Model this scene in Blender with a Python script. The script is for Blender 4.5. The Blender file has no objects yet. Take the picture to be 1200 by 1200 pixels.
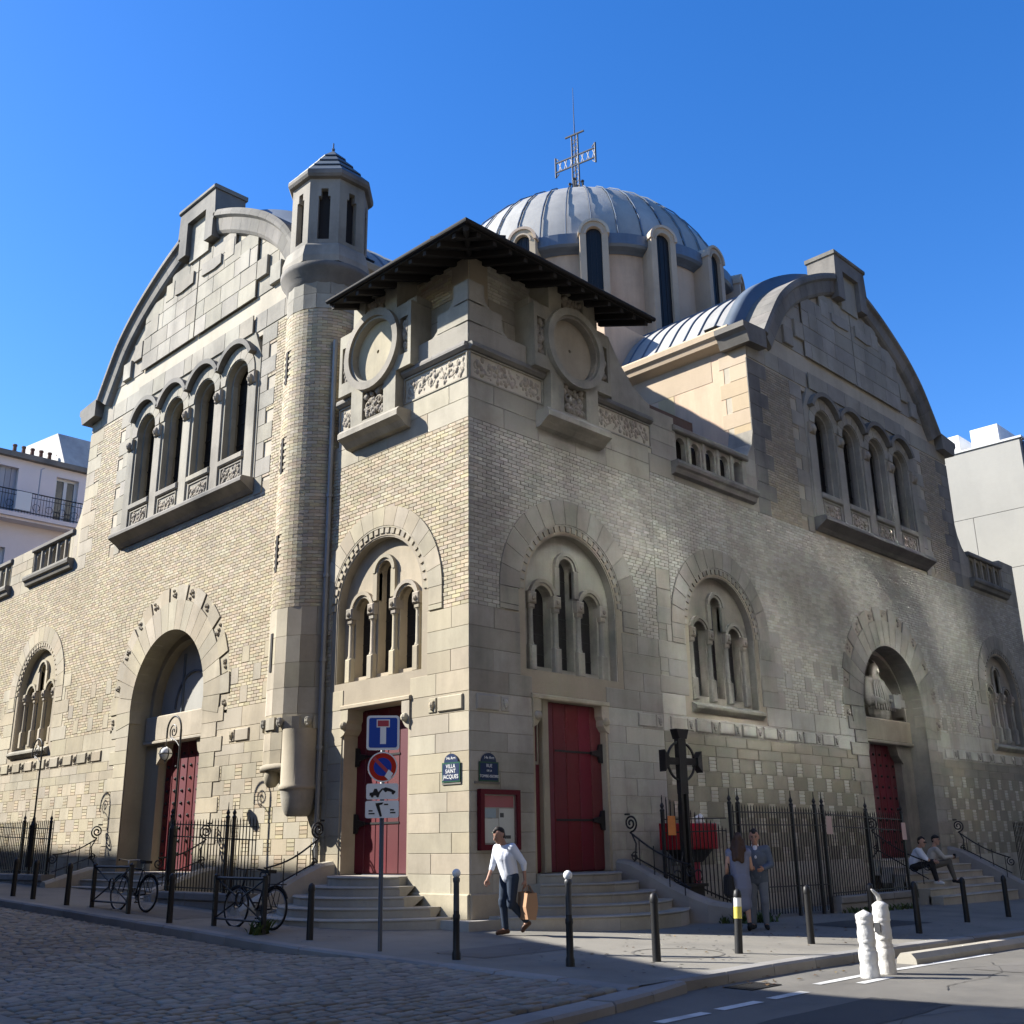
import bpy, bmesh, math, random
from mathutils import Vector, Matrix
from mathutils.geometry import tessellate_polygon
random.seed(7)
rnd = random.random
PI = math.pi
S = bpy.context.scene
C = S.collection
# ------------------------------------------------------------------ camera
CAM = Vector((-13.6237, -14.6422, 1.3859))
YAW, PITCH, ROLL, FOC = math.radians(45.3848), math.radians(17.4737), math.radians(-0.87502), 1239.67
_f = Vector((math.cos(PITCH) * math.sin(YAW), math.cos(PITCH) * math.cos(YAW), math.sin(PITCH)))
_r = Vector((math.cos(YAW), -math.sin(YAW), 0)); _u = _r.cross(_f)
_R = _r * math.cos(ROLL) + _u * math.sin(ROLL); _U = -_r * math.sin(ROLL) + _u * math.cos(ROLL)
cd = bpy.data.cameras.new('camera'); cam = bpy.data.objects.new('camera', cd); C.objects.link(cam)
cam.matrix_world = Matrix(((_R.x, _U.x, -_f.x, CAM.x), (_R.y, _U.y, -_f.y, CAM.y), (_R.z, _U.z, -_f.z, CAM.z), (0, 0, 0, 1)))
cd.sensor_fit = 'HORIZONTAL'; cd.sensor_width = 36; cd.lens = 36 * FOC / 1200; cd.clip_end = 3000; cd.clip_start = .1
S.camera = cam
# ------------------------------------------------------------------ light
LD = Vector((1, -1.45, -1.2)).normalized()          # the way the sunlight travels
SUN_EL = math.asin(-LD.z); SUN_AZ = math.atan2(-LD.x, -LD.y)
w = bpy.data.worlds.new("World"); S.world = w; w.use_nodes = True
nt = w.node_tree; sky = nt.nodes.new('ShaderNodeTexSky'); sky.sky_type = 'NISHITA'; sky.sun_disc = False
sky.sun_elevation = SUN_EL; sky.sun_rotation = SUN_AZ; sky.altitude = 60; sky.air_density = 1.0; sky.dust_density = .25; sky.ozone_density = 3.2
hs_ = nt.nodes.new('ShaderNodeHueSaturation'); hs_.inputs['Hue'].default_value = .511; hs_.inputs['Saturation'].default_value = 1.32; hs_.inputs['Value'].default_value = 1.13
nt.links.new(sky.outputs[0], hs_.inputs['Color']); nt.links.new(hs_.outputs[0], nt.nodes['Background'].inputs[0]); nt.nodes['Background'].inputs[1].default_value = 0.075
sd = bpy.data.lights.new('sun', 'SUN'); sd.energy = 3.9; sd.angle = math.radians(.53); sd.color = (1, .96, .885)
so = bpy.data.objects.new('sun', sd); C.objects.link(so); so.rotation_euler = LD.to_track_quat('-Z', 'Y').to_euler(); so.location = (-20, 30, 40)
S.view_settings.view_transform = 'Standard'; S.view_settings.look = 'None'; S.view_settings.exposure = 1.66; S.view_settings.gamma = 1
S.view_settings.use_curve_mapping = False
try:
    S.cycles.max_bounces = 8; S.cycles.blur_glossy = 0.0; S.cycles.use_denoising = True; S.cycles.sample_clamp_indirect = 0.0
except Exception:
    pass

# ------------------------------------------------------------------ materials
def mat(name, base, rough=.85, var=.12, stain=.25, stain_col=None, scale=1.0, bump=.25, metal=0.0, streak=.5, fine=18, hue=.02, spec=.3, piece=True):
    """Base colour with per-piece variation, broad blotches, vertical weather streaks and fine grain, all in world space."""
    m = bpy.data.materials.new(name); m.use_nodes = True
    N = m.node_tree.nodes; L = m.node_tree.links; bs = N['Principled BSDF']
    bs.inputs['Roughness'].default_value = rough; bs.inputs['Metallic'].default_value = metal
    bs.inputs['Specular IOR Level'].default_value = spec
    geo = N.new('ShaderNodeNewGeometry')
    def noise(sc, det=4, vec=None, ro=.6):
        n = N.new('ShaderNodeTexNoise'); n.inputs['Scale'].default_value = sc; n.inputs['Detail'].default_value = det; n.inputs['Roughness'].default_value = ro
        L.new(vec or geo.outputs['Position'], n.inputs['Vector']); return n.outputs['Fac']
    def math_(op, a, b=None):
        n = N.new('ShaderNodeMath'); n.operation = op
        for i, x in enumerate((a, b)):
            if x is None: continue
            if isinstance(x, (int, float)): n.inputs[i].default_value = x
            else: L.new(x, n.inputs[i])
        return n.outputs[0]
    def ramp(x, a, b):
        n = N.new('ShaderNodeMapRange'); n.inputs[1].default_value = a; n.inputs[2].default_value = b; L.new(x, n.inputs[0]); return n.outputs[0]
    # value factor
    v = math_('MULTIPLY_ADD', noise(fine * scale, 5), var * 1.1); v.node.inputs[2].default_value = 1 - var * .55
    n2 = math_('MULTIPLY_ADD', noise(1.3 * scale, 4), var * 1.4); n2.node.inputs[2].default_value = 1 - var * .7
    v = math_('MULTIPLY', v, n2)
    hsv = N.new('ShaderNodeHueSaturation'); hsv.inputs['Color'].default_value = (*base, 1)
    if piece:
        oi = N.new('ShaderNodeObjectInfo')
        pr = math_('FRACT', math_('ADD', oi.outputs['Random'], geo.outputs['Random Per Island']))
        pv = math_('MULTIPLY_ADD', pr, var * 2); pv.node.inputs[2].default_value = 1 - var
        v = math_('MULTIPLY', v, pv)
        hh = math_('MULTIPLY_ADD', math_('FRACT', math_('MULTIPLY', pr, 7.31)), hue); hh.node.inputs[2].default_value = .5 - hue / 2
        L.new(hh, hsv.inputs['Hue'])
        ss = math_('MULTIPLY_ADD', math_('FRACT', math_('MULTIPLY', pr, 13.7)), .3); ss.node.inputs[2].default_value = .85
        L.new(ss, hsv.inputs['Saturation'])
    L.new(v, hsv.inputs['Value'])
    col = hsv.outputs[0]
    if stain:
        mp = N.new('ShaderNodeMapping'); mp.inputs['Scale'].default_value = (1.1 * scale, 1.1 * scale, .16 * scale); L.new(geo.outputs['Position'], mp.inputs['Vector'])
        st = noise(1.0, 6, mp.outputs[0], .65)
        bl = noise(.45 * scale, 6, None, .65)
        f = math_('ADD', math_('MULTIPLY', ramp(st, .44, .68), streak), math_('MULTIPLY', ramp(bl, .45, .66), 1 - streak * .5))
        f = math_('MULTIPLY', f, stain); f.node.use_clamp = True
        mx = N.new('ShaderNodeMix'); mx.data_type = 'RGBA'; L.new(f, mx.inputs[0]); L.new(col, mx.inputs[6])
        sc_ = stain_col or tuple(c * .35 for c in base); mx.inputs[7].default_value = (*sc_, 1)
        col = mx.outputs[2]
    L.new(col, bs.inputs['Base Color'])
    if bump:
        b = N.new('ShaderNodeBump'); b.inputs['Strength'].default_value = bump; b.inputs['Distance'].default_value = .02
        L.new(noise(fine * 2.2 * scale, 6), b.inputs['Height']); L.new(b.outputs[0], bs.inputs['Normal'])
    return m
M = {}
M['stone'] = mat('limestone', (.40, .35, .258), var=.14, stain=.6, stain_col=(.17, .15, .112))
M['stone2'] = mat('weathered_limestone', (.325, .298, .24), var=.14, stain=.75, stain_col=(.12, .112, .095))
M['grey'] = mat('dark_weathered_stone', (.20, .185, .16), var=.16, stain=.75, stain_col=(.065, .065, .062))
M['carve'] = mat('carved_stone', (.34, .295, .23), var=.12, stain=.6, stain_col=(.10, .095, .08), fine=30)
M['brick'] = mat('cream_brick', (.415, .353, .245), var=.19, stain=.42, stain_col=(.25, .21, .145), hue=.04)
M['brickr'] = mat('sooty_shade_toned_brick', (.42, .395, .33), var=.17, stain=.6, stain_col=(.17, .155, .125), hue=.035)  # cream brick copy with soot, base lightened and greyed for the shaded front
M['stoner'] = mat('shade_toned_limestone', (.41, .385, .325), var=.13, stain=.65, stain_col=(.15, .137, .11))  # limestone copy whose base colour is toned for the shaded front
M['mortar'] = mat('mortar', (.33, .28, .205), var=.10, stain=.3, piece=False)
M['joint'] = mat('pale_joint', (.45, .40, .31), var=.10, stain=.4, piece=False)
M['plaster'] = mat('ochre_render', (.60, .44, .305), var=.10, stain=.55, stain_col=(.30, .22, .16), piece=False, streak=.8)
M['zinc'] = mat('zinc_sheet', (.345, .335, .31), rough=.66, var=.14, stain=.7, stain_col=(.19, .19, .185), metal=.0, bump=.12, fine=6, spec=.35)
M['zincdark'] = mat('dark_zinc', (.14, .165, .195), rough=.45, var=.10, stain=.4, metal=.3, bump=.08, fine=6)
M['wood'] = mat('dark_timber', (.026, .023, .021), var=.2, stain=0, bump=.2)
M['slate'] = mat('slate_roof', (.10, .12, .135), rough=.6, var=.15, stain=.3, metal=.1)
M['red'] = mat('red_door_paint', (.115, .004, .013), rough=.5, var=.16, stain=.7, stain_col=(.075, .008, .011), bump=.06, spec=.5)
M['iron'] = mat('black_iron', (.012, .012, .013), rough=.5, var=.2, stain=0, bump=.1, spec=.4)
M['steel'] = mat('grey_painted_steel', (.055, .056, .06), rough=.45, var=.12, stain=.3, bump=.06, spec=.5)
M['white'] = mat('white_paint', (.78, .78, .76), rough=.5, var=.04, stain=.2, bump=.05)
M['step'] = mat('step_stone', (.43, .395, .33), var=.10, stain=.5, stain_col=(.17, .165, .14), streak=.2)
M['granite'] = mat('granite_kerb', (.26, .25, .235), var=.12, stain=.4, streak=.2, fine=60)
M['cobble'] = mat('cobble_granite', (.235, .212, .175), rough=.66, var=.22, stain=.35, streak=.0, fine=40, bump=.4, hue=.04)
M['cobgap'] = mat('cobble_gap_dirt', (.045, .042, .038), var=.2, stain=.3, piece=False)
M['paving'] = mat('pavement_asphalt', (.225, .21, .18), var=.14, stain=.6, stain_col=(.115, .11, .10), piece=False, streak=.1, fine=70, bump=.3)
M['asphalt'] = mat('road_asphalt', (.16, .15, .132), var=.16, stain=.6, stain_col=(.07, .068, .064), piece=False, streak=.1, fine=80, bump=.35)
M['ground'] = mat('bare_ground', (.14, .13, .12), piece=False)
M['glassdark'] = mat('leaded_glass', (.012, .012, .012), rough=.42, var=.3, stain=0, bump=.2, fine=9, spec=.3)

# ------------------------------------------------------------------ mesh helpers
class MB:
    def __init__(s): s.v = []; s.f = []
    def add(s, vs, fs):
        o = len(s.v); s.v += [tuple(p) for p in vs]; s.f += [tuple(i + o for i in f) for f in fs]
    def box(s, a, b, Mp=None):
        (x0, y0, z0), (x1, y1, z1) = a, b
        vs = [(x, y, z) for z in (z0, z1) for y in (y0, y1) for x in (x0, x1)]
        if Mp: vs = [Mp(*p) for p in vs]
        s.add(vs, [(0, 2, 3, 1), (4, 5, 7, 6), (0, 1, 5, 4), (2, 6, 7, 3), (0, 4, 6, 2), (1, 3, 7, 5)])
    def tube(s, pts, r, n=6, cap=True):
        pts = [Vector(p) for p in pts]; k = len(pts)
        rr = r if isinstance(r, (list, tuple)) else [r] * k
        t0 = (pts[1] - pts[0]).normalized()
        a = t0.orthogonal().normalized(); rings = []
        for i, p in enumerate(pts):
            t = (pts[min(i + 1, k - 1)] - pts[max(i - 1, 0)])
            t = t.normalized() if t.length > 1e-9 else t0
            a = (a - t * a.dot(t)); a = a.normalized() if a.length > 1e-6 else t.orthogonal().normalized()
            b = t.cross(a)
            rings.append([p + (a * math.cos(2 * PI * j / n) + b * math.sin(2 * PI * j / n)) * rr[i] for j in range(n)])
        vs = [q for rg in rings for q in rg]; fs = []
        for i in range(k - 1):
            for j in range(n):
                fs.append((i * n + j, i * n + (j + 1) % n, (i + 1) * n + (j + 1) % n, (i + 1) * n + j))
        if cap: fs += [tuple(range(n))[::-1], tuple((k - 1) * n + j for j in range(n))]
        s.add(vs, fs)
    def lathe(s, prof, c=(0, 0), n=24, a0=0, a1=2 * PI, sc=None):
        full = abs(a1 - a0 - 2 * PI) < 1e-6; m = n if full else n + 1
        vs = []
        for (r, z) in prof:
            for j in range(m):
                a = a0 + (a1 - a0) * j / n; q = sc(a) if sc else 1
                vs.append((c[0] + r * q * math.cos(a), c[1] + r * q * math.sin(a), z))
        fs = []
        for i in range(len(prof) - 1):
            for j in range(n):
                j2 = (j + 1) % m
                fs.append((i * m + j, i * m + j2, (i + 1) * m + j2, (i + 1) * m + j))
        s.add(vs, fs)
    def slab(s, Mp, outer, holes, d0, d1, back=False):
        loops = [outer] + list(holes); tri = tessellate_polygon([[Vector((u, z, 0)) for u, z in lp] for lp in loops])
        flat = [p for lp in loops for p in lp]; n = len(flat)
        vs = [Mp(u, d1, z) for u, z in flat] + [Mp(u, d0, z) for u, z in flat]
        fs = [tuple(t) for t in tri]
        if back: fs += [tuple(i + n for i in t) for t in tri]
        o = 0
        for lp in loops:
            k = len(lp)
            for i in range(k): fs.append((o + i, o + (i + 1) % k, n + o + (i + 1) % k, n + o + i))
            o += k
        s.add(vs, fs)
    def sector(s, Mp, c, zc, r0, r1, a0, a1, d0, d1, n=4, ch=0.0):
        """A wedge of a flat ring, angle from +u axis; front at d1."""
        vs = []
        for i in range(n + 1):
            a = a0 + (a1 - a0) * i / n
            for r in (r0, r1):
                for d in (d0, d1): vs.append(Mp(c + r * math.cos(a), d, zc + r * math.sin(a)))
        fs = []
        for i in range(n):
            b, e = i * 4, i * 4 + 4
            fs += [(b + 1, b + 3, e + 3, e + 1), (b, e, e + 2, b + 2), (b, b + 1, e + 1, e), (b + 2, e + 2, e + 3, b + 3)]
        fs += [(0, 2, 3, 1), (4 * n, 4 * n + 1, 4 * n + 3, 4 * n + 2)]
        s.add(vs, fs)
    def piece(s, Mp, u0, u1, z0, z1, d0, d1, ch=.008):
        vs = []
        for (d, e) in ((d0, 0), (d1 - ch, 0), (d1, ch)):
            vs += [Mp(u0 + e, d, z0 + e), Mp(u1 - e, d, z0 + e), Mp(u1 - e, d, z1 - e), Mp(u0 + e, d, z1 - e)]
        fs = [(8, 9, 10, 11)]
        for k in (0, 4):
            for i in range(4): fs.append((k + i, k + (i + 1) % 4, k + 4 + (i + 1) % 4, k + 4 + i))
        s.add(vs, fs)
    def ball(s, c, r, n=10, m=6, sc=(1, 1, 1)):
        vs = [(c[0], c[1], c[2] + r * sc[2])]
        for i in range(1, m):
            t = PI * i / m
            for j in range(n):
                a = 2 * PI * j / n; vs.append((c[0] + r * sc[0] * math.sin(t) * math.cos(a), c[1] + r * sc[1] * math.sin(t) * math.sin(a), c[2] + r * sc[2] * math.cos(t)))
        vs.append((c[0], c[1], c[2] - r * sc[2])); fs = []
        for j in range(n): fs.append((0, 1 + j, 1 + (j + 1) % n)); fs.append((len(vs) - 1, 1 + (m - 2) * n + (j + 1) % n, 1 + (m - 2) * n + j))
        for i in range(m - 2):
            for j in range(n): fs.append((1 + i * n + j, 1 + (i + 1) * n + j, 1 + (i + 1) * n + (j + 1) % n, 1 + i * n + (j + 1) % n))
        s.add(vs, fs)
    def mesh(s, name, m, smooth=False, recalc=True):
        me = bpy.data.meshes.new(name); me.from_pydata(s.v, [], s.f)
        if recalc:
            bm = bmesh.new(); bm.from_mesh(me); bmesh.ops.recalc_face_normals(bm, faces=bm.faces); bm.to_mesh(me); bm.free()
        if smooth:
            me.polygons.foreach_set('use_smooth', [True] * len(me.polygons))
        if m is not None: me.materials.append(M[m] if isinstance(m, str) else m)
        me.update(); return me
    def obj(s, name, m, parent=None, smooth=False, loc=None, recalc=True):
        return link(name, s.mesh(name, m, smooth, recalc), parent, loc)
def link(name, data, parent=None, loc=None):
    o = bpy.data.objects.new(name, data); C.objects.link(o)
    if parent is not None: o.parent = parent
    if loc is not None: o.location = loc
    return o
def tag(o, label=None, cat=None, group=None, kind=None):
    if label: o['label'] = label
    if cat: o['category'] = cat
    if group: o['group'] = group
    if kind: o['kind'] = kind
    return o
def thing(name, label, cat, loc=(0, 0, 0), rz=0, group=None):
    o = link(name, None, None, loc); o.rotation_euler = (0, 0, rz); return tag(o, label, cat, group)
def copy_tree(o, parent=None):
    c = o.copy(); C.objects.link(c)
    if parent is not None: c.parent = parent
    for ch in list(o.children): copy_tree(ch, c)
    return c
def arch(c, hw, z0, zs, n=14, pointed=0.0):
    """Loop of an opening: up the left jamb, round the arch, down the right jamb."""
    p = [(c - hw, z0)]
    for i in range(n + 1):
        a = PI - PI * i / n; p.append((c + hw * math.cos(a), zs + hw * math.sin(a) * (1 + pointed)))
    p.append((c + hw, z0)); return p
def rect(u0, u1, z0, z1): return [(u0, z0), (u0, z1), (u1, z1), (u1, z0)]
def FL(u, d, z): return (-d, u, z)       # left front: faces -X
def FR(u, d, z): return (u, -d, z)       # right front: faces -Y
def gz(x, y):                             # height of the pavements
    sp = lambda t: .5 * (t + math.sqrt(t * t + .5)) - .35 * math.exp(-t * t)
    return .036 * max(0, sp(y)) - .014 * max(0, sp(x)) - .03 + .016 * min(0.0, max(y, -7))
# ------------------------------------------------------------------ the setting
def sheet(name, m, xs, ys, zf, keep=None):
    b = MB(); idx = {}
    for i, x in enumerate(xs):
        for j, y in enumerate(ys): idx[i, j] = len(b.v); b.v.append((x, y, zf(x, y)))
    for i in range(len(xs) - 1):
        for j in range(len(ys) - 1):
            if keep and not keep((xs[i] + xs[i + 1]) / 2, (ys[j] + ys[j + 1]) / 2): continue
            b.f.append((idx[i, j], idx[i + 1, j], idx[i + 1, j + 1], idx[i, j + 1]))
    return tag(b.obj(name, m, smooth=True, recalc=False), kind='structure')
def span(a, b, st): n = max(1, round((b - a) / st)); return [a + (b - a) * i / n for i in range(n + 1)]
KX, KY = -3.55, -6.35                     # inner edges of the two kerbs
def road_z(x, y): return gz(x, -6.5) - .13
def cob_z(x, y):                          # cobbled side street, flush with the pavement at the crossing
    drop = .125 * min(1, max(0, (y + 2.4) / 3.2))
    return gz(-3.7, y) - .012 - drop - .012 * max(0, -3.7 - x) * (1 if y > -6 else .6)
tag(sheet('ground', 'ground', [-900, -60, 90, 900], [-900, -60, 90, 900], lambda x, y: -1.6), kind='structure')
PY0 = -5.95                               # the pavement's outer edge widens a little on the left of the corner
sheet('pavement', 'paving', sorted(set([KX] + span(KX, 0, .6) + span(0, 60, 1.0))), sorted(set([KY - .2] + span(KY, 0, .53) + span(0, 46, 1.5))), gz, lambda x, y: x < 0.01 or y < 0.01)
sheet('road', 'asphalt', span(-60, 90, 2.0), span(-13.6, KY - .15, .9), road_z)
sheet('far_pavement', 'paving', span(-60, 90, 3), span(-17.2, -13.6, .9), lambda x, y: gz(x, -6.5) - .0)
sheet('street_bed', 'cobgap', span(-9.2, KX - .15, .6), sorted(set(span(-6.9, 46, .6))), lambda x, y: cob_z(x, y) - .035)
sheet('side_pavement', 'paving', [-30, -12, -9.2], span(-6.9, 46, 2), lambda x, y: gz(-3.7, y) - .02)

# ------------------------------------------------------------------ kerbs: single granite stones
def kerb_run(p, name='kerbstone', w=.3, h=.16, seg=1.05):
    root = tag(link('kerb', None), kind='structure')
    pts = p['pts']; acc = []
    L = 0; samples = []
    for a, b in zip(pts[:-1], pts[1:]):
        n = max(1, round((Vector(b) - Vector(a)).length / seg))
        for i in range(n): samples.append((tuple(Vector(a).lerp(Vector(b), i / n)), tuple(Vector(a).lerp(Vector(b), (i + 1) / n))))
    for a, b in samples:
        A, B = Vector(a), Vector(b); t = (B - A).normalized(); nrm = Vector((t.y, -t.x)) * p.get('side', 1)
        A = A + t * .006; B = B - t * .006; mb = MB(); za, zb = p['z'](*a) + (rnd() - .5) * .008, p['z'](*b) + (rnd() - .5) * .008
        o0, o1 = 0.0, w
        q = []
        for (P, z) in ((A, za), (B, zb)):
            i0, i1 = P + nrm * o0, P + nrm * o1
            q.append([(i0.x, i0.y, z - h - .1), (i0.x, i0.y, z), (i1.x - nrm.x * .03, i1.y - nrm.y * .03, z), (i1.x, i1.y, z - .03), (i1.x + nrm.x * .01, i1.y + nrm.y * .01, z - h - .1)])
        vs = q[0] + q[1]; fs = [(i, i + 1, i + 6, i + 5) for i in range(4)] + [(0, 1, 2, 3, 4), (5, 6, 7, 8, 9)]
        mb.add(vs, fs); mb.obj(name, 'granite', root)
    return root
kerb_run({'label': '', 'pts': [(KX, -6.58), (KX, 46)], 'z': lambda x, y: gz(x, y) + .004, 'side': -1}, w=.22)
kerb_run({'label': '', 'pts': [(-2.9, KY), (60, KY)], 'z': lambda x, y: gz(x, y) + .004, 'side': 1}, w=.26)
kerb_run({'label': '', 'pts': [(-9.2, -7.45), (-6.8, -7.05), (-4.6, -6.72), (-2.9, KY - .02)], 'z': lambda x, y: cob_z(-3.7, -6.8) - .005 if x < -3.4 else gz(x, y) - .01, 'side': 1}, w=.34, h=.14)
# ------------------------------------------------------------------ cobbles of the side street
cells = []
y = -6.75
row = 0
while y < 26:
    st = .175
    x = KX - .24 - (row % 2) * .06
    while x > -9.1:
        L = .17 + rnd() * .10
        edge = -6.72 - (x + 4.6) * -.16 if x > -4.6 else -6.72 + (x + 4.6) * .155
        if y - st / 2 > edge + .03 and math.hypot(x - CAM.x, y - CAM.y) > 3:
            cells.append((x - L / 2, y, L - .022, st - .025))
        x -= L
    y += st; row += 1
def in_view(x, y, z=0):
    v = Vector((x, y, z)) - CAM; zz = v.dot(_f)
    if zz < .5: return False
    return abs(v.dot(_R) / zz) < .52 and v.dot(_U) / zz > -.52
cells = [c for c in cells if in_view(c[0], c[1])]
cells.sort(key=lambda c: math.hypot(c[0] - CAM.x, c[1] - CAM.y))
def cobble_mesh(k):
    b = MB(); vs = []
    for (z, s_) in ((-.06, 1), (-.016, 1), (0, .86), (.007, .5)):
        for (sx, sy) in ((-1, -1), (1, -1), (1, 1), (-1, 1)): vs.append((sx * .5 * s_ + (rnd() - .5) * .10, sy * .5 * s_ + (rnd() - .5) * .10, z + (rnd() - .5) * .006))
    fs = [(12, 13, 14, 15)]
    for r in (0, 4, 8):
        for i in range(4): fs.append((r + i, r + (i + 1) % 4, r + 4 + (i + 1) % 4, r + 4 + i))
    b.add(vs, fs); return b
cms = [cobble_mesh(k) for k in range(8)]; cmd = [b.mesh('cobblestone', 'cobble', True) for b in cms]
cob_root = tag(link('cobbled_street', None), kind='structure')
for (x, y, L, W) in cells[:300]:
    o = link('cobblestone', cmd[int(rnd() * 8)], cob_root, (x, y, cob_z(x, y) + (rnd() - .5) * .014)); o.scale = (L, W, 1); o.rotation_euler = ((rnd() - .5) * .05, (rnd() - .5) * .05, (rnd() - .5) * .06)
mb = MB()
for (x, y, L, W) in cells[300:]:
    src = cms[int(rnd() * 8)]; z0 = cob_z(x, y) + (rnd() - .5) * .014; tx, ty = (rnd() - .5) * .06, (rnd() - .5) * .06
    mb.add([(x + v[0] * L, y + v[1] * W, z0 + v[2] + v[0] * tx * L + v[1] * ty * W) for v in src.v], src.f)
tag(mb.obj('cobblestones', 'cobble', cob_root, True), kind='stuff')
# manhole ring and painted marks
def mark(name, pts, m, zf, dz=.006):
    b = MB(); b.add([(x, y, zf(x, y) + dz) for x, y in pts], [tuple(range(len(pts)))]); return tag(b.obj(name, m, recalc=False), kind='structure')
M['paint'] = mat('worn_road_paint', (.62, .62, .60), rough=.6, var=.1, stain=.7, stain_col=(.2, .2, .2), piece=False, streak=0, scale=3)
cr = MB()
for r0, r1 in ((.62, .66),):
    vs = []; n = 32
    for j in range(n):
        for r in (r0, r1): x, y = -.55 + r * math.cos(2 * PI * j / n), -4.9 + r * math.sin(2 * PI * j / n); vs.append((x, y, gz(x, y) + .005))
    cr.add(vs, [(2 * j, 2 * j + 1, (2 * j + 3) % (2 * n), (2 * j + 2) % (2 * n)) for j in range(n)])
tag(cr.obj('pavement_marking', 'asphalt', recalc=False), kind='structure')

# ------------------------------------------------------------------ the church
church = thing('church', 'cream brick and limestone corner church with zinc dome, arched gables and round turret', 'church')
PIECES = {'stone_block': [], 'brick': []}   # (map, u0, u1, z0, z1, proud, material)
def cutrow(shapes, za, zb):
    out = []
    for s in shapes:
        if s[0] == 'r':
            if zb > s[3] + .01 and za < s[4] - .01: out.append((s[1], s[2]))
        elif s[0] == 'a':                       # ('a', c, R, zbottom, spring)
            if zb <= s[3] + .01: continue
            if za < s[4]: out.append((s[1] - s[2], s[1] + s[2]))
            elif za < s[4] + s[2]:
                h = math.sqrt(max(0, s[2] ** 2 - (za + (zb - za) * .35 - s[4]) ** 2)); out.append((s[1] - h, s[1] + h))
        elif s[0] == 'f': out += s[1](za, zb)
    return out
def segs(u0, u1, cuts):
    r = [(u0, u1)]
    for a, b in cuts:
        n = []
        for p, q in r:
            if b <= p or a >= q: n.append((p, q)); continue
            if a > p: n.append((p, a))
            if b < q: n.append((b, q))
        r = n
    return [(p, q) for p, q in r if q - p > .05]
def lay(kind, Mp, u0, u1, z0, z1, rowh, length, shapes=(), j=.010, m=None, proud=0.0, jit=.0, vary=.35):
    n = max(1, round((z1 - z0) / rowh)); h = (z1 - z0) / n
    for i in range(n):
        za, zb = z0 + i * h, z0 + (i + 1) * h
        for (p, q) in segs(u0, u1, cutrow(shapes, za, zb)):
            # stagger on a global grid so that courses line up across openings
            x = p; first = True
            while x < q - .02:
                L = length * (1 + (rnd() - .5) * vary)
                if first: L *= (.55 if i % 2 else 1.0); first = False
                e = x + L
                if q - e < length * .4: e = q
                PIECES[kind].append((Mp, x + j / 2, e - j / 2, za + j / 2, zb - j / 2, proud + (rnd() - .5) * jit, m))
                x = e
def flush_pieces():
    order = {'stone_block': ('stonework', 'stone', .035, .006), 'brick': ('brickwork', 'brick', .02, .004)}
    for kind, lst in PIECES.items():
        mass, dm, dep, ch = order[kind]
        def key(t):
            c = Vector(t[0]((t[1] + t[2]) / 2, 0, (t[3] + t[4]) / 2)); v = c - CAM
            n = Vector(t[0](0, 1, 0)); 
            return -((t[2] - t[1]) * (t[4] - t[3]) * max(.02, -v.normalized().dot(n)) / v.length_squared) if in_frame(c) else 0
        lst.sort(key=key); cache = {}; mass_by = {}
        for k, (Mp, u0, u1, z0, z1, pr, m) in enumerate(lst):
            m = m or dm
            if k < 300:
                L, H = round(u1 - u0, 2), round(z1 - z0, 3); kk = (Mp.__name__, L, H, m)
                if kk not in cache:
                    b = MB(); b.piece(Mp, -L / 2, L / 2, -H / 2, H / 2, -dep, 0, ch); cache[kk] = b.mesh(kind, m)
                link(kind, cache[kk], church, Mp((u0 + u1) / 2, pr, (z0 + z1) / 2))
            else:
                mass_by.setdefault(m, MB()).piece(Mp, u0, u1, z0, z1, pr - dep, pr, ch)
        for m, b in mass_by.items(): tag(b.obj(mass, m, church), kind='stuff')
def in_frame(c):
    v = c - CAM; zz = v.dot(_f)
    return zz > 1 and abs(v.dot(_R) / zz) < .49 and abs(v.dot(_U) / zz) < .49
SP = 6.35                                  # springing of the ground-floor windows
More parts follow.
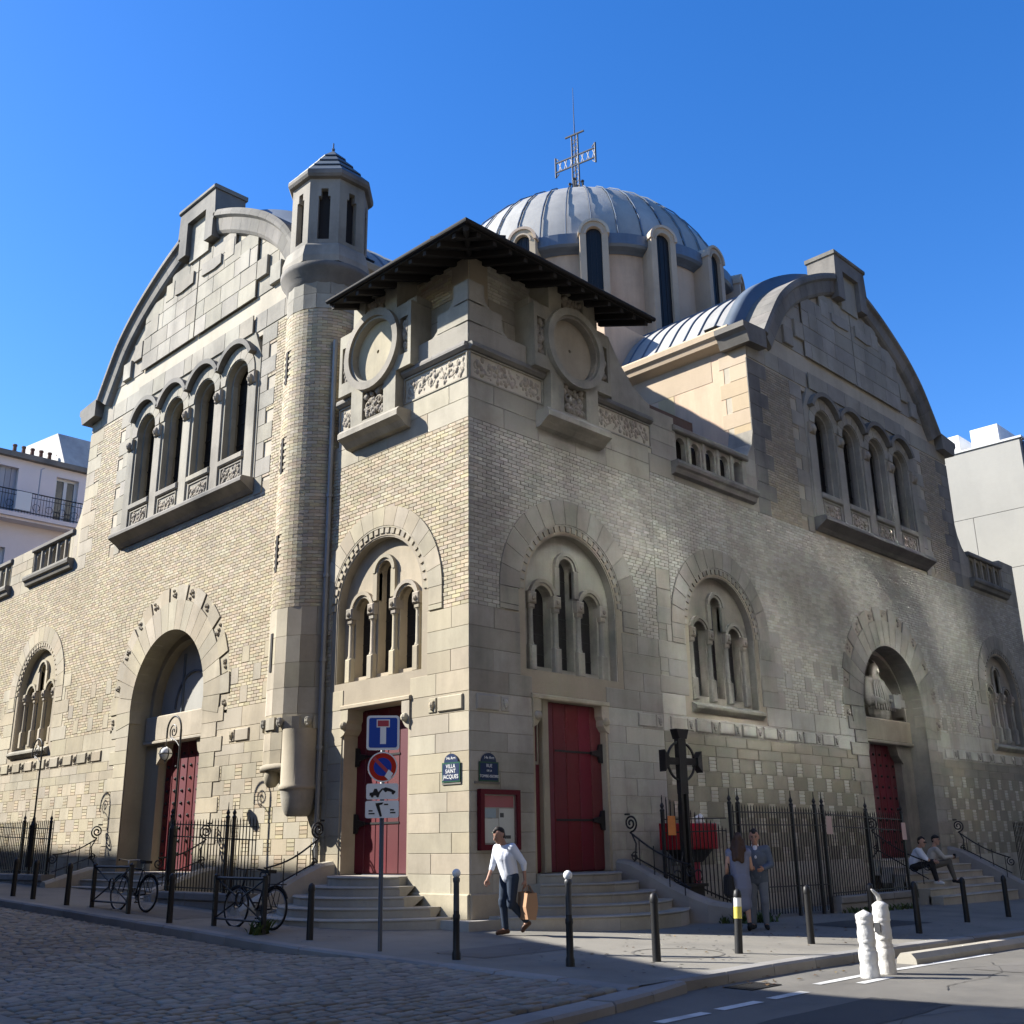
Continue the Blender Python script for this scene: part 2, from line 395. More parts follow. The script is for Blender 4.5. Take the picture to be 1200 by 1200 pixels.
# ---- one three-light window under a big round arch
def tri_window(Mp, c, Ro, zb, sill=True, Rop=1.42, ms='stone', clip=None):
    w_ = MB(); holes = [arch(c + du, hw, 4.87 if zb > 4.7 else zb + .25, zs, 10) for du, hw, zs in ((-.75, .27, 6.32), (0, .235, 7.06), (.75, .27, 6.32))]
    w_.slab(Mp, arch(c, Rop + .05, zb, SP, 18), holes, -.50, -.22)
    win = w_.obj('arched_window', 'stone2' if Mp is FR else 'stone', church)
    lb = holes[0][0][1]
    for du, hw, zs in ((-.75, .27, 6.32), (0, .235, 7.06), (.75, .27, 6.32)):
        g = MB(); g.slab(Mp, arch(c + du, hw + .03, lb - .02, zs, 8), [], -.46, -.43); g.obj('pane', 'glassdark', win)
        ld = MB()
        zz = lb + .3
        while zz < zs: ld.box((c + du - hw, -.432, zz), (c + du + hw, -.42, zz + .02), Mp); zz += .42
        ld.box((c + du - .008, -.432, lb), (c + du + .008, -.422, zs + hw * .8), Mp); ld.obj('glazing_bar', 'iron', win)
    hd = MB()
    for du, hw, zs in ((-.75, .27, 6.32), (0, .235, 7.06), (.75, .27, 6.32)):
        hd.sector(Mp, c + du, zs, hw + .0, hw + .06, 0, PI, -.3, -.17, 10); hd.sector(Mp, c + du, zs, hw + .06, hw + .14, 0, PI, -.3, -.13, 10)
        if du == 0:
            for s_ in (-1, 1): hd.box((c + s_ * (hw + .07) - .07, -.3, 6.45), (c + s_ * (hw + .07) + .07, -.15, zs), Mp)
    hd.obj('hood_moulding', 'stone2' if Mp is FR else 'stone', win)
    for du in (-1.13, -.37, .37, 1.13):
        col = MB(); q = Mp(c + du, -.19, 0)
        col.lathe([(.085, lb + .42), (.062, lb + .5), (.058, 6.0), (.058, 6.02), (.075, 6.05)], q[:2], 10)
        cc = col.obj('colonnette', 'stone2' if Mp is FR else 'stone', win, True)
        cb = MB(); cb.piece(Mp, c + du - .10, c + du + .10, lb - .12, lb + .42, -.32, -.09, .03)
        cb.obj('column_base', ms, win)
        cp = MB(); cp.piece(Mp, c + du - .09, c + du + .09, 6.05, 6.15, -.3, -.12, .02); cp.piece(Mp, c + du - .115, c + du + .115, 6.15, 6.40, -.32, -.08, .03)
        cp.ball(Mp(c + du, -.09, 6.26), .06, 8, 5); cp.obj('capital', 'carve', win)
    # radiating arch stones, then jamb stones below the springing
    n = 15
    for i in range(n):
        a0, a1 = PI * i / n, PI * (i + 1) / n; b = MB(); b.sector(Mp, c, SP, Rop + .24, Ro, a0 + .003, a1 - .003, -.5, .028, 3)
        if clip and c + Ro * math.cos((a0 + a1) / 2) > clip: continue
        b.obj('voussoir', ms, win)
    b = MB(); b.sector(Mp, c, SP, Rop, Rop + .25, 0, PI, -.62, -.03, 28)
    for s_ in (-1, 1): b.box((c + s_ * (Rop + .125) - .125, -.62, zb), (c + s_ * (Rop + .125) + .125, -.03, SP), Mp)
    b.obj('arch_reveal', ms, win)
    b = MB(); n = 26
    for i in range(n):
        a = PI * (i + .5) / n; b.sector(Mp, c, SP, Rop + .08, Rop + .22, a - .040, a + .040, -.06, .012, 1)
        if i % 1 == 0: b.sector(Mp, c, SP, Rop + .20, Rop + .235, a - .06, a + .06, -.06, .02, 1)
    tag(b.obj('dentils', ms, win), kind='stuff')
    zj = zb if sill else zb
    z = SP
    while z > max(zj, 5.88) + .05:
        h = min(.36, z - max(zj, 5.88))
        for s_ in (-1, 1):
            u0, u1 = sorted((c + s_ * (Rop + .25), c + s_ * Ro))
            if clip and u1 > clip: u1 = clip
            if u1 - u0 > .1:
                b = MB(); b.piece(Mp, u0, u1, z - h + .004, z - .004, -.3, .024, .006); b.obj('jamb_stone', ms, win)
        z -= h
    if sill:
        s2 = MB(); zt = zb + .06
        s2.slab(lambda u, d, z: Mp(d, u, z), [(-.4, zt), (.0, zt - .02), (.13, zt - .10), (.13, zt - .16), (.03, zt - .26), (-.4, zt - .26)], [], c - 1.5, c + 1.5, True)
        s2.obj('window_sill', 'stone2', win)
    return win
# ---- carved band of panels and heads
def frieze(Mp, u0, u1, skip=(), m='stone', wide=.62):
    pitch = wide + .36; n = max(1, round((u1 - u0) / pitch)); p = (u1 - u0) / n
    for i in range(n):
        a = u0 + i * p
        if any(a + p > s0 and a < s1 for s0, s1 in skip): continue
        b = MB(); b.piece(Mp, a + .05, a + p - .33, 3.845, 4.135, -.02, .034, .02)
        o = b.obj('carved_panel', m, church)
        b2 = MB(); uc = a + p - .16
        b2.piece(Mp, uc - .11, uc + .11, 3.85, 4.13, -.02, .02, .012); b2.ball(Mp(uc, .005, 4.0), .075, 8, 6, (1, 1, 1.2)); b2.ball(Mp(uc - .045, .02, 4.06), .03, 6, 4); b2.ball(Mp(uc + .045, .02, 4.06), .03, 6, 4); b2.ball(Mp(uc, .03, 3.93), .04, 6, 4)
        b2.obj('carved_head', m, church)
# ---- leaf carving: many small lumps scattered in a recessed panel
def foliage(Mp, u0, u1, z0, z1, d, parent, name='leaf_carving', k=1.0):
    b = MB(); A = (u1 - u0) * (z1 - z0); n = int(34 * A / .3 * k) + 8
    for i in range(n):
        u, z = u0 + .05 + rnd() * (u1 - u0 - .1), z0 + .05 + rnd() * (z1 - z0 - .1); r = .035 + rnd() * .045
        b.ball(Mp(u, d + .01 + rnd() * .03, z), r, 6, 4, (1, 1, .8 + rnd() * .6))
    # curling stems
    m_ = max(1, round((u1 - u0) / .33))
    for i in range(m_):
        uc = u0 + (i + .5) * (u1 - u0) / m_; zc = (z0 + z1) / 2; R_ = min(.15, (z1 - z0) * .38)
        b.tube([Mp(uc + R_ * (1 - t / 14) * math.cos(t * .55 + i * PI), d + .05, zc + R_ * (1 - t / 14) * math.sin(t * .55 + i * PI)) for t in range(12)], .028, 5)
    return tag(b.obj(name, 'carve', parent, True), kind='stuff')
def panel_recess(Mp, u0, u1, z0, z1, d, parent, fr=.05, m='stone2'):
    b = MB(); b.slab(Mp, rect(u0 - fr, u1 + fr, z0 - fr, z1 + fr), [rect(u0, u1, z0, z1)], d - .14, d)
    b.box((u0, d - .14, z0), (u1, d - .10, z1), Mp); return b.obj('carved_frame', m, parent)
# ---- red double door under a flat lintel on brackets
def pav_door(Mp, u0, u1, hinge, post):
    zb, zt = .86, 4.2; Mo = Mp
    if Mo is FL: Mp = lambda u, d, z: Mo(u, d - .2 if d < -.1 else d, z)
    b = MB(); b.box((u0 - .02, -.30, zb), (u1 + .02, -.22, zt), Mp); dr = b.obj('door', 'red', church)
    for i in range(6):
        uu = u0 + (u1 - u0) * (i + .5) / 6; p = MB(); p.piece(Mp, u0 + (u1 - u0) * i / 6 + .006, u0 + (u1 - u0) * (i + 1) / 6 - .006, zb + .02, zt - .05, -.24, -.175, .01); p.obj('door_plank', 'red', dr)
    for zz in (1.85, 3.2):
        h = MB(); s_ = 1 if hinge == u0 else -1
        h.box((min(hinge, hinge + s_ * 1.5), -.19, zz - .02), (max(hinge, hinge + s_ * 1.5), -.16, zz + .02), Mp)
        h.slab(Mp, [(hinge + s_ * .02, zz - .2), (hinge + s_ * .02, zz + .2), (hinge + s_ * .15, zz + .19), (hinge + s_ * .2, zz + .07), (hinge + s_ * .42, zz + .03), (hinge + s_ * .42, zz - .03), (hinge + s_ * .2, zz - .07), (hinge + s_ * .15, zz - .19)], [], -.22, -.12)
        h.obj('strap_hinge', 'iron', dr)
    if post:
        p = MB(); p.piece(Mp, post - .09, post + .09, zb, zt, -.22, -.05, .02); p.obj('door_post', 'stone', dr)
        p = MB(); p.slab(Mp, rect(u0 + .05, post - .14, 2.9, 4.1), [rect(u0 + .08, post - .17, 2.96, 4.04)], -.18, -.14); p.obj('door_panel', 'stone2', dr)
    for s_, uu in ((1, u0), (-1, u1)):
        j = MB(); j.box((uu - .001 if s_ > 0 else uu - .06, -.25, zb), (uu + .06 if s_ > 0 else uu + .001, -.02, zt), Mp); j.obj('door_jamb', 'stone', dr)
    for s_, uu in ((1, u0), (-1, u1)):
        k = MB()
        pr = [(0, 4.17), (.24, 4.17), (.24, 3.95), (.2, 3.88), (.2, 3.76), (.12, 3.66), (.0, 3.6)]
        pr = [(uu + s_ * (a - .02), z) for a, z in pr]
        k.slab(Mp, pr, [], -.42, .03); k.ball(Mp(uu + s_ * .1, .04, 3.84), .09, 8, 6); k.obj('bracket', 'stone', dr)
    l = MB(); l.piece(Mp, u0 - .05, u1 + .05, zt - .03, zt + .07, -.6, .05, .02); l.obj('lintel_moulding', 'stone', dr)
    return dr
def balustrade(Mp, u0, u1, nb=5, name='balustrade'):
    b = MB(); h0, h1 = 10.5, 11.42; L = u1 - u0; p = L / nb
    holes = [arch(u0 + (i + .5) * p, p * .31, h0 + .04, h0 + .58, 8) for i in range(nb)]
    b.slab(Mp, rect(u0, u1, h0, h0 + .86), holes, -.20, -.06, True)
    r = b.obj(name, 'stone2', church)
    for i in range(nb + 1):
        q = MB(); uu = u0 + i * p; q.piece(Mp, max(u0, uu - .06), min(u1, uu + .06), h0, h0 + .86, -.20, .0, .02); q.obj('baluster', 'stone2', r)
    t = MB(); t.piece(Mp, u0 - .08, u1 + .08, h1 - .06, h1 + .10, -.3, .08, .03); t.obj('handrail', 'grey', r)
    s2 = MB(); s2.slab(lambda u, d, z: Mp(d, u, z), [(-.3, 10.5), (.22, 10.5), (.24, 10.42), (.22, 10.34), (.16, 10.30), (.12, 10.18), (0, 10.14), (-.3, 10.14)], [], u0 - .22, u1 + .22, True); s2.obj('ledge', 'grey', r)
    k = MB(); k.box((u0 - .1, -.5, 10.14), (u1 + .1, -.45, 11.4), Mp); k.obj('painted_shade_sheet', 'wood', r)  # dark sheet added as the shade behind the openings
    return r
# ---- gable profile: half width against height
COP = [(7.25, 15.62), (6.05, 15.72), (5.5, 16.55), (4.9, 17.35), (4.1, 18.05), (3.2, 18.62), (2.1, 19.18), (1.05, 19.60)]
def smooth_prof(P, n=4):
    out = []
    for i in range(len(P) - 1):
        p0, p1, p2, p3 = P[max(i - 1, 0)], P[i], P[i + 1], P[min(i + 2, len(P) - 1)]
        for k in range(n):
            t = k / n
            out.append(tuple(.5 * (2 * p1[j] + (p2[j] - p0[j]) * t + (2 * p0[j] - 5 * p1[j] + 4 * p2[j] - p3[j]) * t * t + (3 * p1[j] - p0[j] - 3 * p2[j] + p3[j]) * t ** 3) for j in (0, 1)))
    return out + [P[-1]]
ARC = smooth_prof(COP[1:], 4)
def hw_at(z, off=.78):
    """half width of the gable wall field inside the coping"""
    if z < 15.1: return 6.75
    best = 0
    for (a, b) in zip(ARC[:-1], ARC[1:]):
        if b[1] > a[1] and a[1] <= z <= b[1]: best = a[0] + (b[0] - a[0]) * (z - a[1]) / (b[1] - a[1])
    return max(0.0, best)
def clerestory(Mp, G, ms):
    cs = [G - 2.6, G - .88, G + .88, G + 2.6]; hw = .56; zs = 13.62
    b = MB(); b.slab(Mp, [(G - 3.75, 10.5), (G - 3.75, 14.0), (G - 3.4, 14.75), (G + 3.4, 14.75), (G + 3.75, 14.0), (G + 3.75, 10.5)], [arch(c, hw, 11.37, zs, 12) for c in cs], -.75, .03)
    sur = b.obj('clerestory', ms, church)
    for c in cs:
        st = MB()
        for k, (r, d) in enumerate(((.56, -.14),)):        # stepped reveal mouldings
            st.sector(Mp, c, zs, r - .09, r + .01, 0, PI, d - .14, d, 10)
            for s_ in (-1, 1): st.box((c + s_ * (r - .04) - .05, d - .14, 11.37), (c + s_ * (r - .04) + .05, d, zs), Mp)
        st.obj('window_reveal', ms, sur)
        g = MB(); g.slab(Mp, arch(c, hw, 11.3, zs, 10), [], -.46, -.40); g.obj('pane', 'glassdark', sur)
        ld = MB(); zz = 11.9
        while zz < 13.9: ld.box((c - hw, -.41, zz), (c + hw, -.375, zz + .03), Mp); zz += .62
        ld.box((c - .02, -.41, 11.37), (c + .02, -.375, 14.1), Mp); ld.obj('glazing_bar', 'iron', sur)
        n = 7
        for i in range(n):
            v = MB(); v.sector(Mp, c, zs, hw + .03, .90, PI * i / n + .01, PI * (i + 1) / n - .01, 0, .06, 2); v.obj('voussoir', ms, sur)
        h = MB(); h.sector(Mp, c, zs + .12, .86, 1.0, .42, PI - .42, 0, .22, 12); h.obj('hood_moulding', 'grey', sur)
        q = MB(); q.piece(Mp, c - hw - .06, c + hw + .06, 11.2, 11.38, -.5, .12, .03); q.obj('window_ledge', ms, sur)
        panel_recess(Mp, c - .5, c + .5, 10.62, 11.12, .06, sur, .03, ms); foliage(Mp, c - .48, c + .48, 10.64, 11.10, -.02, sur, k=.8)
    for u in [cs[0] - .86] + [(cs[i] + cs[i + 1]) / 2 for i in range(3)] + [cs[3] + .86]:
        k = MB(); k.piece(Mp, u - .17, u + .17, 13.2, 13.55, 0, .13, .03); k.ball(Mp(u, .13, 13.34), .11, 8, 6, (1, 1, 1.2)); k.obj('capital', 'carve', sur)
        k = MB(); k.piece(Mp, u - .20, u + .20, 10.5, 13.2, 0, .075, .012); k.obj('mullion', ms, sur)
    s2 = MB(); s2.slab(lambda u, d, z: Mp(d, u, z), [(-.2, 10.52), (.36, 10.5), (.40, 10.44), (.40, 10.36), (.30, 10.30), (.14, 10.2), (.03, 10.1), (-.2, 10.1)], [], G - 3.72, G + 3.72, True); s2.obj('long_sill', 'grey', sur)
def gable(Mp, G, ms, left):
    out = [(G - 6.72, 10.0), (G - 6.72, 15.2)] + [(G - a, z - .3) for a, z in ARC] + [(G - .9, 20.0), (G + .9, 20.0)] + [(G + a, z - .3) for a, z in reversed(ARC)] + [(G + 6.72, 15.2), (G + 6.72, 10.0)]
    b = MB(); b.slab(Mp, [(G - 6.72, 14.6)] + out[1:-1] + [(G + 6.72, 14.6)], [], -.8, -.022, True); gw = b.obj('gable_wall', 'joint', church)
    for a_, e_, z0_, z1_ in ((G - 6.72, G - 3.7, 10.0, 14.6), (G + 3.7, G + 6.72, 10.0, 14.6)): b = MB(); b.box((a_, -.8, z0_), (e_, -.022, z1_), Mp); b.obj('gable_wall', 'joint', gw)
    # sweeping foot of the gable down to the parapet
    if True:
        for s_ in ((-1, 1) if not left else (1,)):
            sw = [(6.7, 13.0), (6.72, 12.5), (6.85, 12.0), (7.1, 11.6), (7.45, 11.3), (7.45, 10.1), (6.7, 10.1)]
            q = MB(); q.slab(Mp, [(G + s_ * a, z) for a, z in sw], [], -.8, -.002); q.obj('swept_stone', 'stone2' if not left else 'stone', gw)
    # coping: one stone per stretch of the curve
    up = [(a, z) for a, z in ARC]
    for s_ in (-1, 1):
        for i in range(0, len(up) - 1, 2):
            seg = up[i:min(i + 3, len(up))]; vs = []
            q = MB(); prof = lambda a, z, t: None
            ring = []
            for k, (a, z) in enumerate(seg):
                j = min(max(up.index((a, z)), 1), len(up) - 2); t = Vector((up[j + 1][0] - up[j - 1][0], up[j + 1][1] - up[j - 1][1])).normalized(); nrm = Vector((-t.y, t.x)) * 1.0
                if nrm.x > 0: nrm = -nrm
                nrm = Vector((nrm.x, -abs(nrm.y))) if nrm.y > 0 else nrm
                sh = .004 if k == 0 else (-.004 if k == len(seg) - 1 else 0)
                aa, zz = a + t.x * sh, z + t.y * sh
                sec = []
                for (w_, d) in ((0, -.72), (0, .26), (.10, .30), (.20, .30), (.26, .20), (.62, .16), (.70, .10), (.74, .0), (.74, -.3), (.3, -.72)):
                    sec.append(Mp(G + s_ * (aa + nrm.x * w_), d, zz + nrm.y * w_))
                ring.append(sec)
            n = len(ring[0]); vs = [p for r in ring for p in r]; fs = []
            for r in range(len(ring) - 1):
                for c_ in range(n): fs.append((r * n + c_, r * n + (c_ + 1) % n, (r + 1) * n + (c_ + 1) % n, (r + 1) * n + c_))
            fs += [tuple(range(n)), tuple((len(ring) - 1) * n + c_ for c_ in range(n))]
            q.add(vs, fs); q.obj('coping_stone', 'grey', gw)
        if not (left and s_ < 0):
            q = MB(); a0, a1 = sorted((G + s_ * 6.0, G + s_ * 7.2))
            q.slab(Mp, [(a0, 15.12), (a0, 15.72), (a1, 15.62), (a1, 15.45), (a1 - s_ * .12 if s_ > 0 else a1, 15.35), (a1 - (.25 if s_ > 0 else .0), 15.05)] if s_ > 0 else [(a1, 15.12), (a1, 15.72), (a0, 15.62), (a0, 15.45), (a0 + .12, 15.35), (a0 + .25, 15.05)], [], -.72, .28, True); q.obj('kneeler_stone', 'grey', gw)
    # raised block on top
    q = MB(); q.slab(Mp, [(G - 1.0, 18.75), (G - 1.0, 19.3), (G - 1.1, 19.5), (G - 1.04, 20.36), (G + 1.04, 20.36), (G + 1.1, 19.5), (G + 1.0, 19.3), (G + 1.0, 18.75), (G + .55, 18.75), (G + .55, 19.85), (G - .55, 19.85), (G - .55, 18.75)], [], -.72, .3, True); q.obj('top_block', 'grey', gw)
    q = MB(); q.box((G - .56, -.7, 18.5), (G + .56, .14, 19.87), Mp); q.obj('top_panel', ms, gw)
    q = MB(); q.piece(Mp, G - 1.09, G + 1.09, 20.34, 20.48, -.78, .36, .03); q.obj('top_slab', 'grey', gw)
    # field stones
    steps = ((14.75, 3.3), (15.6, 3.1), (16.1, 2.7), (16.65, 2.15), (17.2, 1.5), (17.75, .95), (18.3, .45))
    z = 14.75; i = 0
    while z < 19.0:
        h = .55; hw = hw_at(z + h * .6) - .55 if z > 15 else 6.73
        if hw > .3:
            rw = max([r for zz, r in steps if zz <= z + .02], default=0)
            if z > 18.5: rw = 0
            cuts = [-hw]
            u = -hw + (.5 if i % 2 else 1.0)
            while u < hw - .35: cuts.append(u); u += .75 + rnd() * .6
            cuts.append(hw)
            cuts = sorted(set([c for c in cuts if abs(abs(c) - rw) > .3 and abs(c) > .3] + ([-rw, rw] if 0 < rw < hw - .15 else []) + [0.0]))
            for p, q_ in zip(cuts[:-1], cuts[1:]):
                mid = (p + q_) / 2; pr = .075 if abs(mid) < rw else .0
                if abs(mid) < rw and z > 14.2 and abs(q_) < 1e-6 or (p == 0.0 and 15.2 < z < 17.4): pr = .075
                gap = .05 if (abs(p) < 1e-6 and z > 15.2) else .006
                PIECES['stone_block'].append((Mp, G + p + gap, G + q_ - .006, z + .006, z + h - .006, pr, ms))
                if pr > 0:
                    e = MB()
        z += h; i += 1
    # detached proud squares either side of the stepped relief
    for (a, z) in ((1.75, 17.75), (2.65, 16.95), (4.3, 15.9), (3.6, 16.35)):
        for s_ in (-1, 1):
            q = MB(); q.piece(Mp, G + s_ * a - .26, G + s_ * a + .26, z, z + .6, -.02, .09, .015); q.obj('relief_stone', ms, gw)
    for s_ in (-1, 1):                     # slanting relief stones near the top
        q = MB(); q.slab(Mp, [(G + s_ * .25, 17.75), (G + s_ * .25, 18.15), (G + s_ * 1.35, 18.05), (G + s_ * 1.35, 17.75), (G + s_ * 1.0, 17.7)], [], 0, .13, False); q.obj('relief_stone', ms, gw)
    # quoins at the edges, brick panels inside
    z = 10.0; i = 0
    while z < 14.7:
        h = .47
        for s_ in (-1, 1):
            L = (.62, 1.0)[i % 2]; u0, u1 = sorted((G + s_ * 6.74, G + s_ * (6.74 - L)))
            if not (left and s_ < 0): PIECES['stone_block'].append((Mp, u0, u1 - .0, z + .004, z + h - .004, .004, 'stone' if left else 'grey'))
            L2 = (.35, .7)[i % 2]; u0, u1 = sorted((G + s_ * 3.75, G + s_ * (3.75 + L2))); PIECES['stone_block'].append((Mp, u0, u1, z + .004, z + h - .004, .012, ms))
        z += h; i += 1
    def field(za, zb): return [(G - 4.1 - .35 * (int(za / .47) % 2), G + 4.1 + .35 * (int(za / .47) % 2)), (G - 9, G - 5.75 - .38 * (1 - int((za - 10) / .47) % 2)), (G + 5.75 + .38 * (1 - int((za - 10) / .47) % 2), G + 9)]
    lay('brick', Mp, G - 6.7, G + 6.7, 10.0, 14.7, .08, .245, [('f', field)], m='brick' if left else 'brick2', jit=.004)
M['brick2'] = mat('grimy_brick', (.33, .285, .21), var=.16, stain=.4, stain_col=(.17, .15, .12))
# ---- great portal
def portal(Mp, G, ms, statue):
    sp = 5.1; R0 = 1.98
    root = MB(); root.slab(Mp, arch(G, R0 + .04, .85, sp, 24), [arch(G, 1.80, 4.92, sp, 20), rect(G - 1.2, G + 1.2, .85, 4.18)], -.85, -.56); p = root.obj('portal', ms, church)
    # curved soffit and jambs
    rv = MB(); lp = arch(G, R0, .85, sp, 24); vs = [Mp(u, d, z) for d in (.0, -.6) for u, z in lp]; n = len(lp); rv.add(vs, [(i, i + 1, n + i + 1, n + i) for i in range(n - 1)]); rv.obj('portal_reveal', ms, p)
    nv = 21
    for i in range(nv):
        a0, a1 = -.18 + (PI + .36) * i / nv, -.18 + (PI + .36) * (i + 1) / nv
        b = MB(); b.sector(Mp, G, sp, R0, 2.78, a0 + .003, a1 - .003, -.3, .03, 2); 
        if i % 2: b.sector(Mp, G, sp, 2.78, 3.2, a0 + .003, a1 - .003, -.3, .03, 2)
        b.obj('voussoir', ms, p)
        if i % 2 == 0:
            b = MB(); b.sector(Mp, G, sp, 2.79, 3.18, a0 + .01, a1 - .01, -.3, .0, 2); a = (a0 + a1) / 2
            for k in range(5): b.ball(Mp(G + (2.98 + (rnd() - .5) * .2) * math.cos(a + (rnd() - .5) * .07), .0, sp + (2.98 + (rnd() - .5) * .2) * math.sin(a + (rnd() - .5) * .07)), .055, 6, 4)
            b.obj('carved_block', ms if not statue else 'carve', p)
    z = 4.75; i = 0
    while z > .5:
        for s_ in (-1, 1):
            L = (1.02, .72)[i % 2]; u0, u1 = sorted((G + s_ * R0, G + s_ * (R0 + L))); PIECES['stone_block'].append((Mp, u0, u1, z - .36 + .004, z - .004, .02, ms))
        z -= .36; i += 1
    l = MB(); l.piece(Mp, G - 1.92, G + 1.92, 4.24, 4.92, -.75, -.44, .03); l.obj('lintel', 'stone', p)
    l = MB(); l.piece(Mp, G - 1.92, G + 1.92, 4.16, 4.25, -.75, -.40, .02); l.obj('lintel_moulding', 'stone', p)
    for s_ in (-1, 1):
        k = MB(); k.slab(Mp, [(G + s_ * 1.25, 4.16), (G + s_ * .85, 4.16), (G + s_ * .95, 3.85), (G + s_ * 1.25, 3.6)], [], -.8, -.5); k.obj('bracket', ms, p)
    if not statue:
        g = MB(); g.slab(Mp, arch(G, 1.82, 4.9, sp, 14), [], -.89, -.82); g.obj('lunette_pane', 'lunette', p)
        g = MB()
        for u in (-.6, .6): g.box((G + u - .03, -.82, 4.9), (G + u + .03, -.76, 6.6), Mp)
        g.sector(Mp, G, sp, .95, 1.0, 0, PI, -.82, -.77, 12); g.obj('glazing_bar', 'zincdark', p)
    else:
        g = MB(); g.slab(Mp, arch(G, 1.82, 4.9, sp, 14), [], -1.05, -.95); g.obj('niche_back', ms, p)
        g = MB(); lp = arch(G, 1.8, 4.9, sp, 16); vs = [Mp(u, d, z) for d in (-.5, -1.0) for u, z in lp]; n = len(lp); g.add(vs, [(i, i + 1, n + i + 1, n + i) for i in range(n - 1)]); g.obj('niche_reveal', ms, p)
    b = MB(); b.box((G - 1.22, -.86, .86), (G + 1.22, -.80, 4.18), Mp); d = b.obj('door', 'red', p)
    for s_ in (-1, 1):
        for k in range(3):
            q = MB(); a0, a1 = sorted((G + s_ * (.01 + k * .39), G + s_ * (.39 + k * .39))); q.piece(Mp, a0 + .01, a1 - .01, .9, 4.14, -.82, -.77, .012)
            q.obj('door_leaf', 'red', p)
        st = MB()
        for zz in [1.3 + .32 * i for i in range(9)]:
            for uu in (.2, .6, 1.0): st.ball(Mp(G + s_ * uu, -.76, zz), .045, 6, 4)
        tag(st.obj('door_studs', 'iron', p), kind='stuff')
    return p
M['lunette'] = mat('leaded_fanlight', (.36, .35, .32), rough=.6, var=.1, stain=.3)
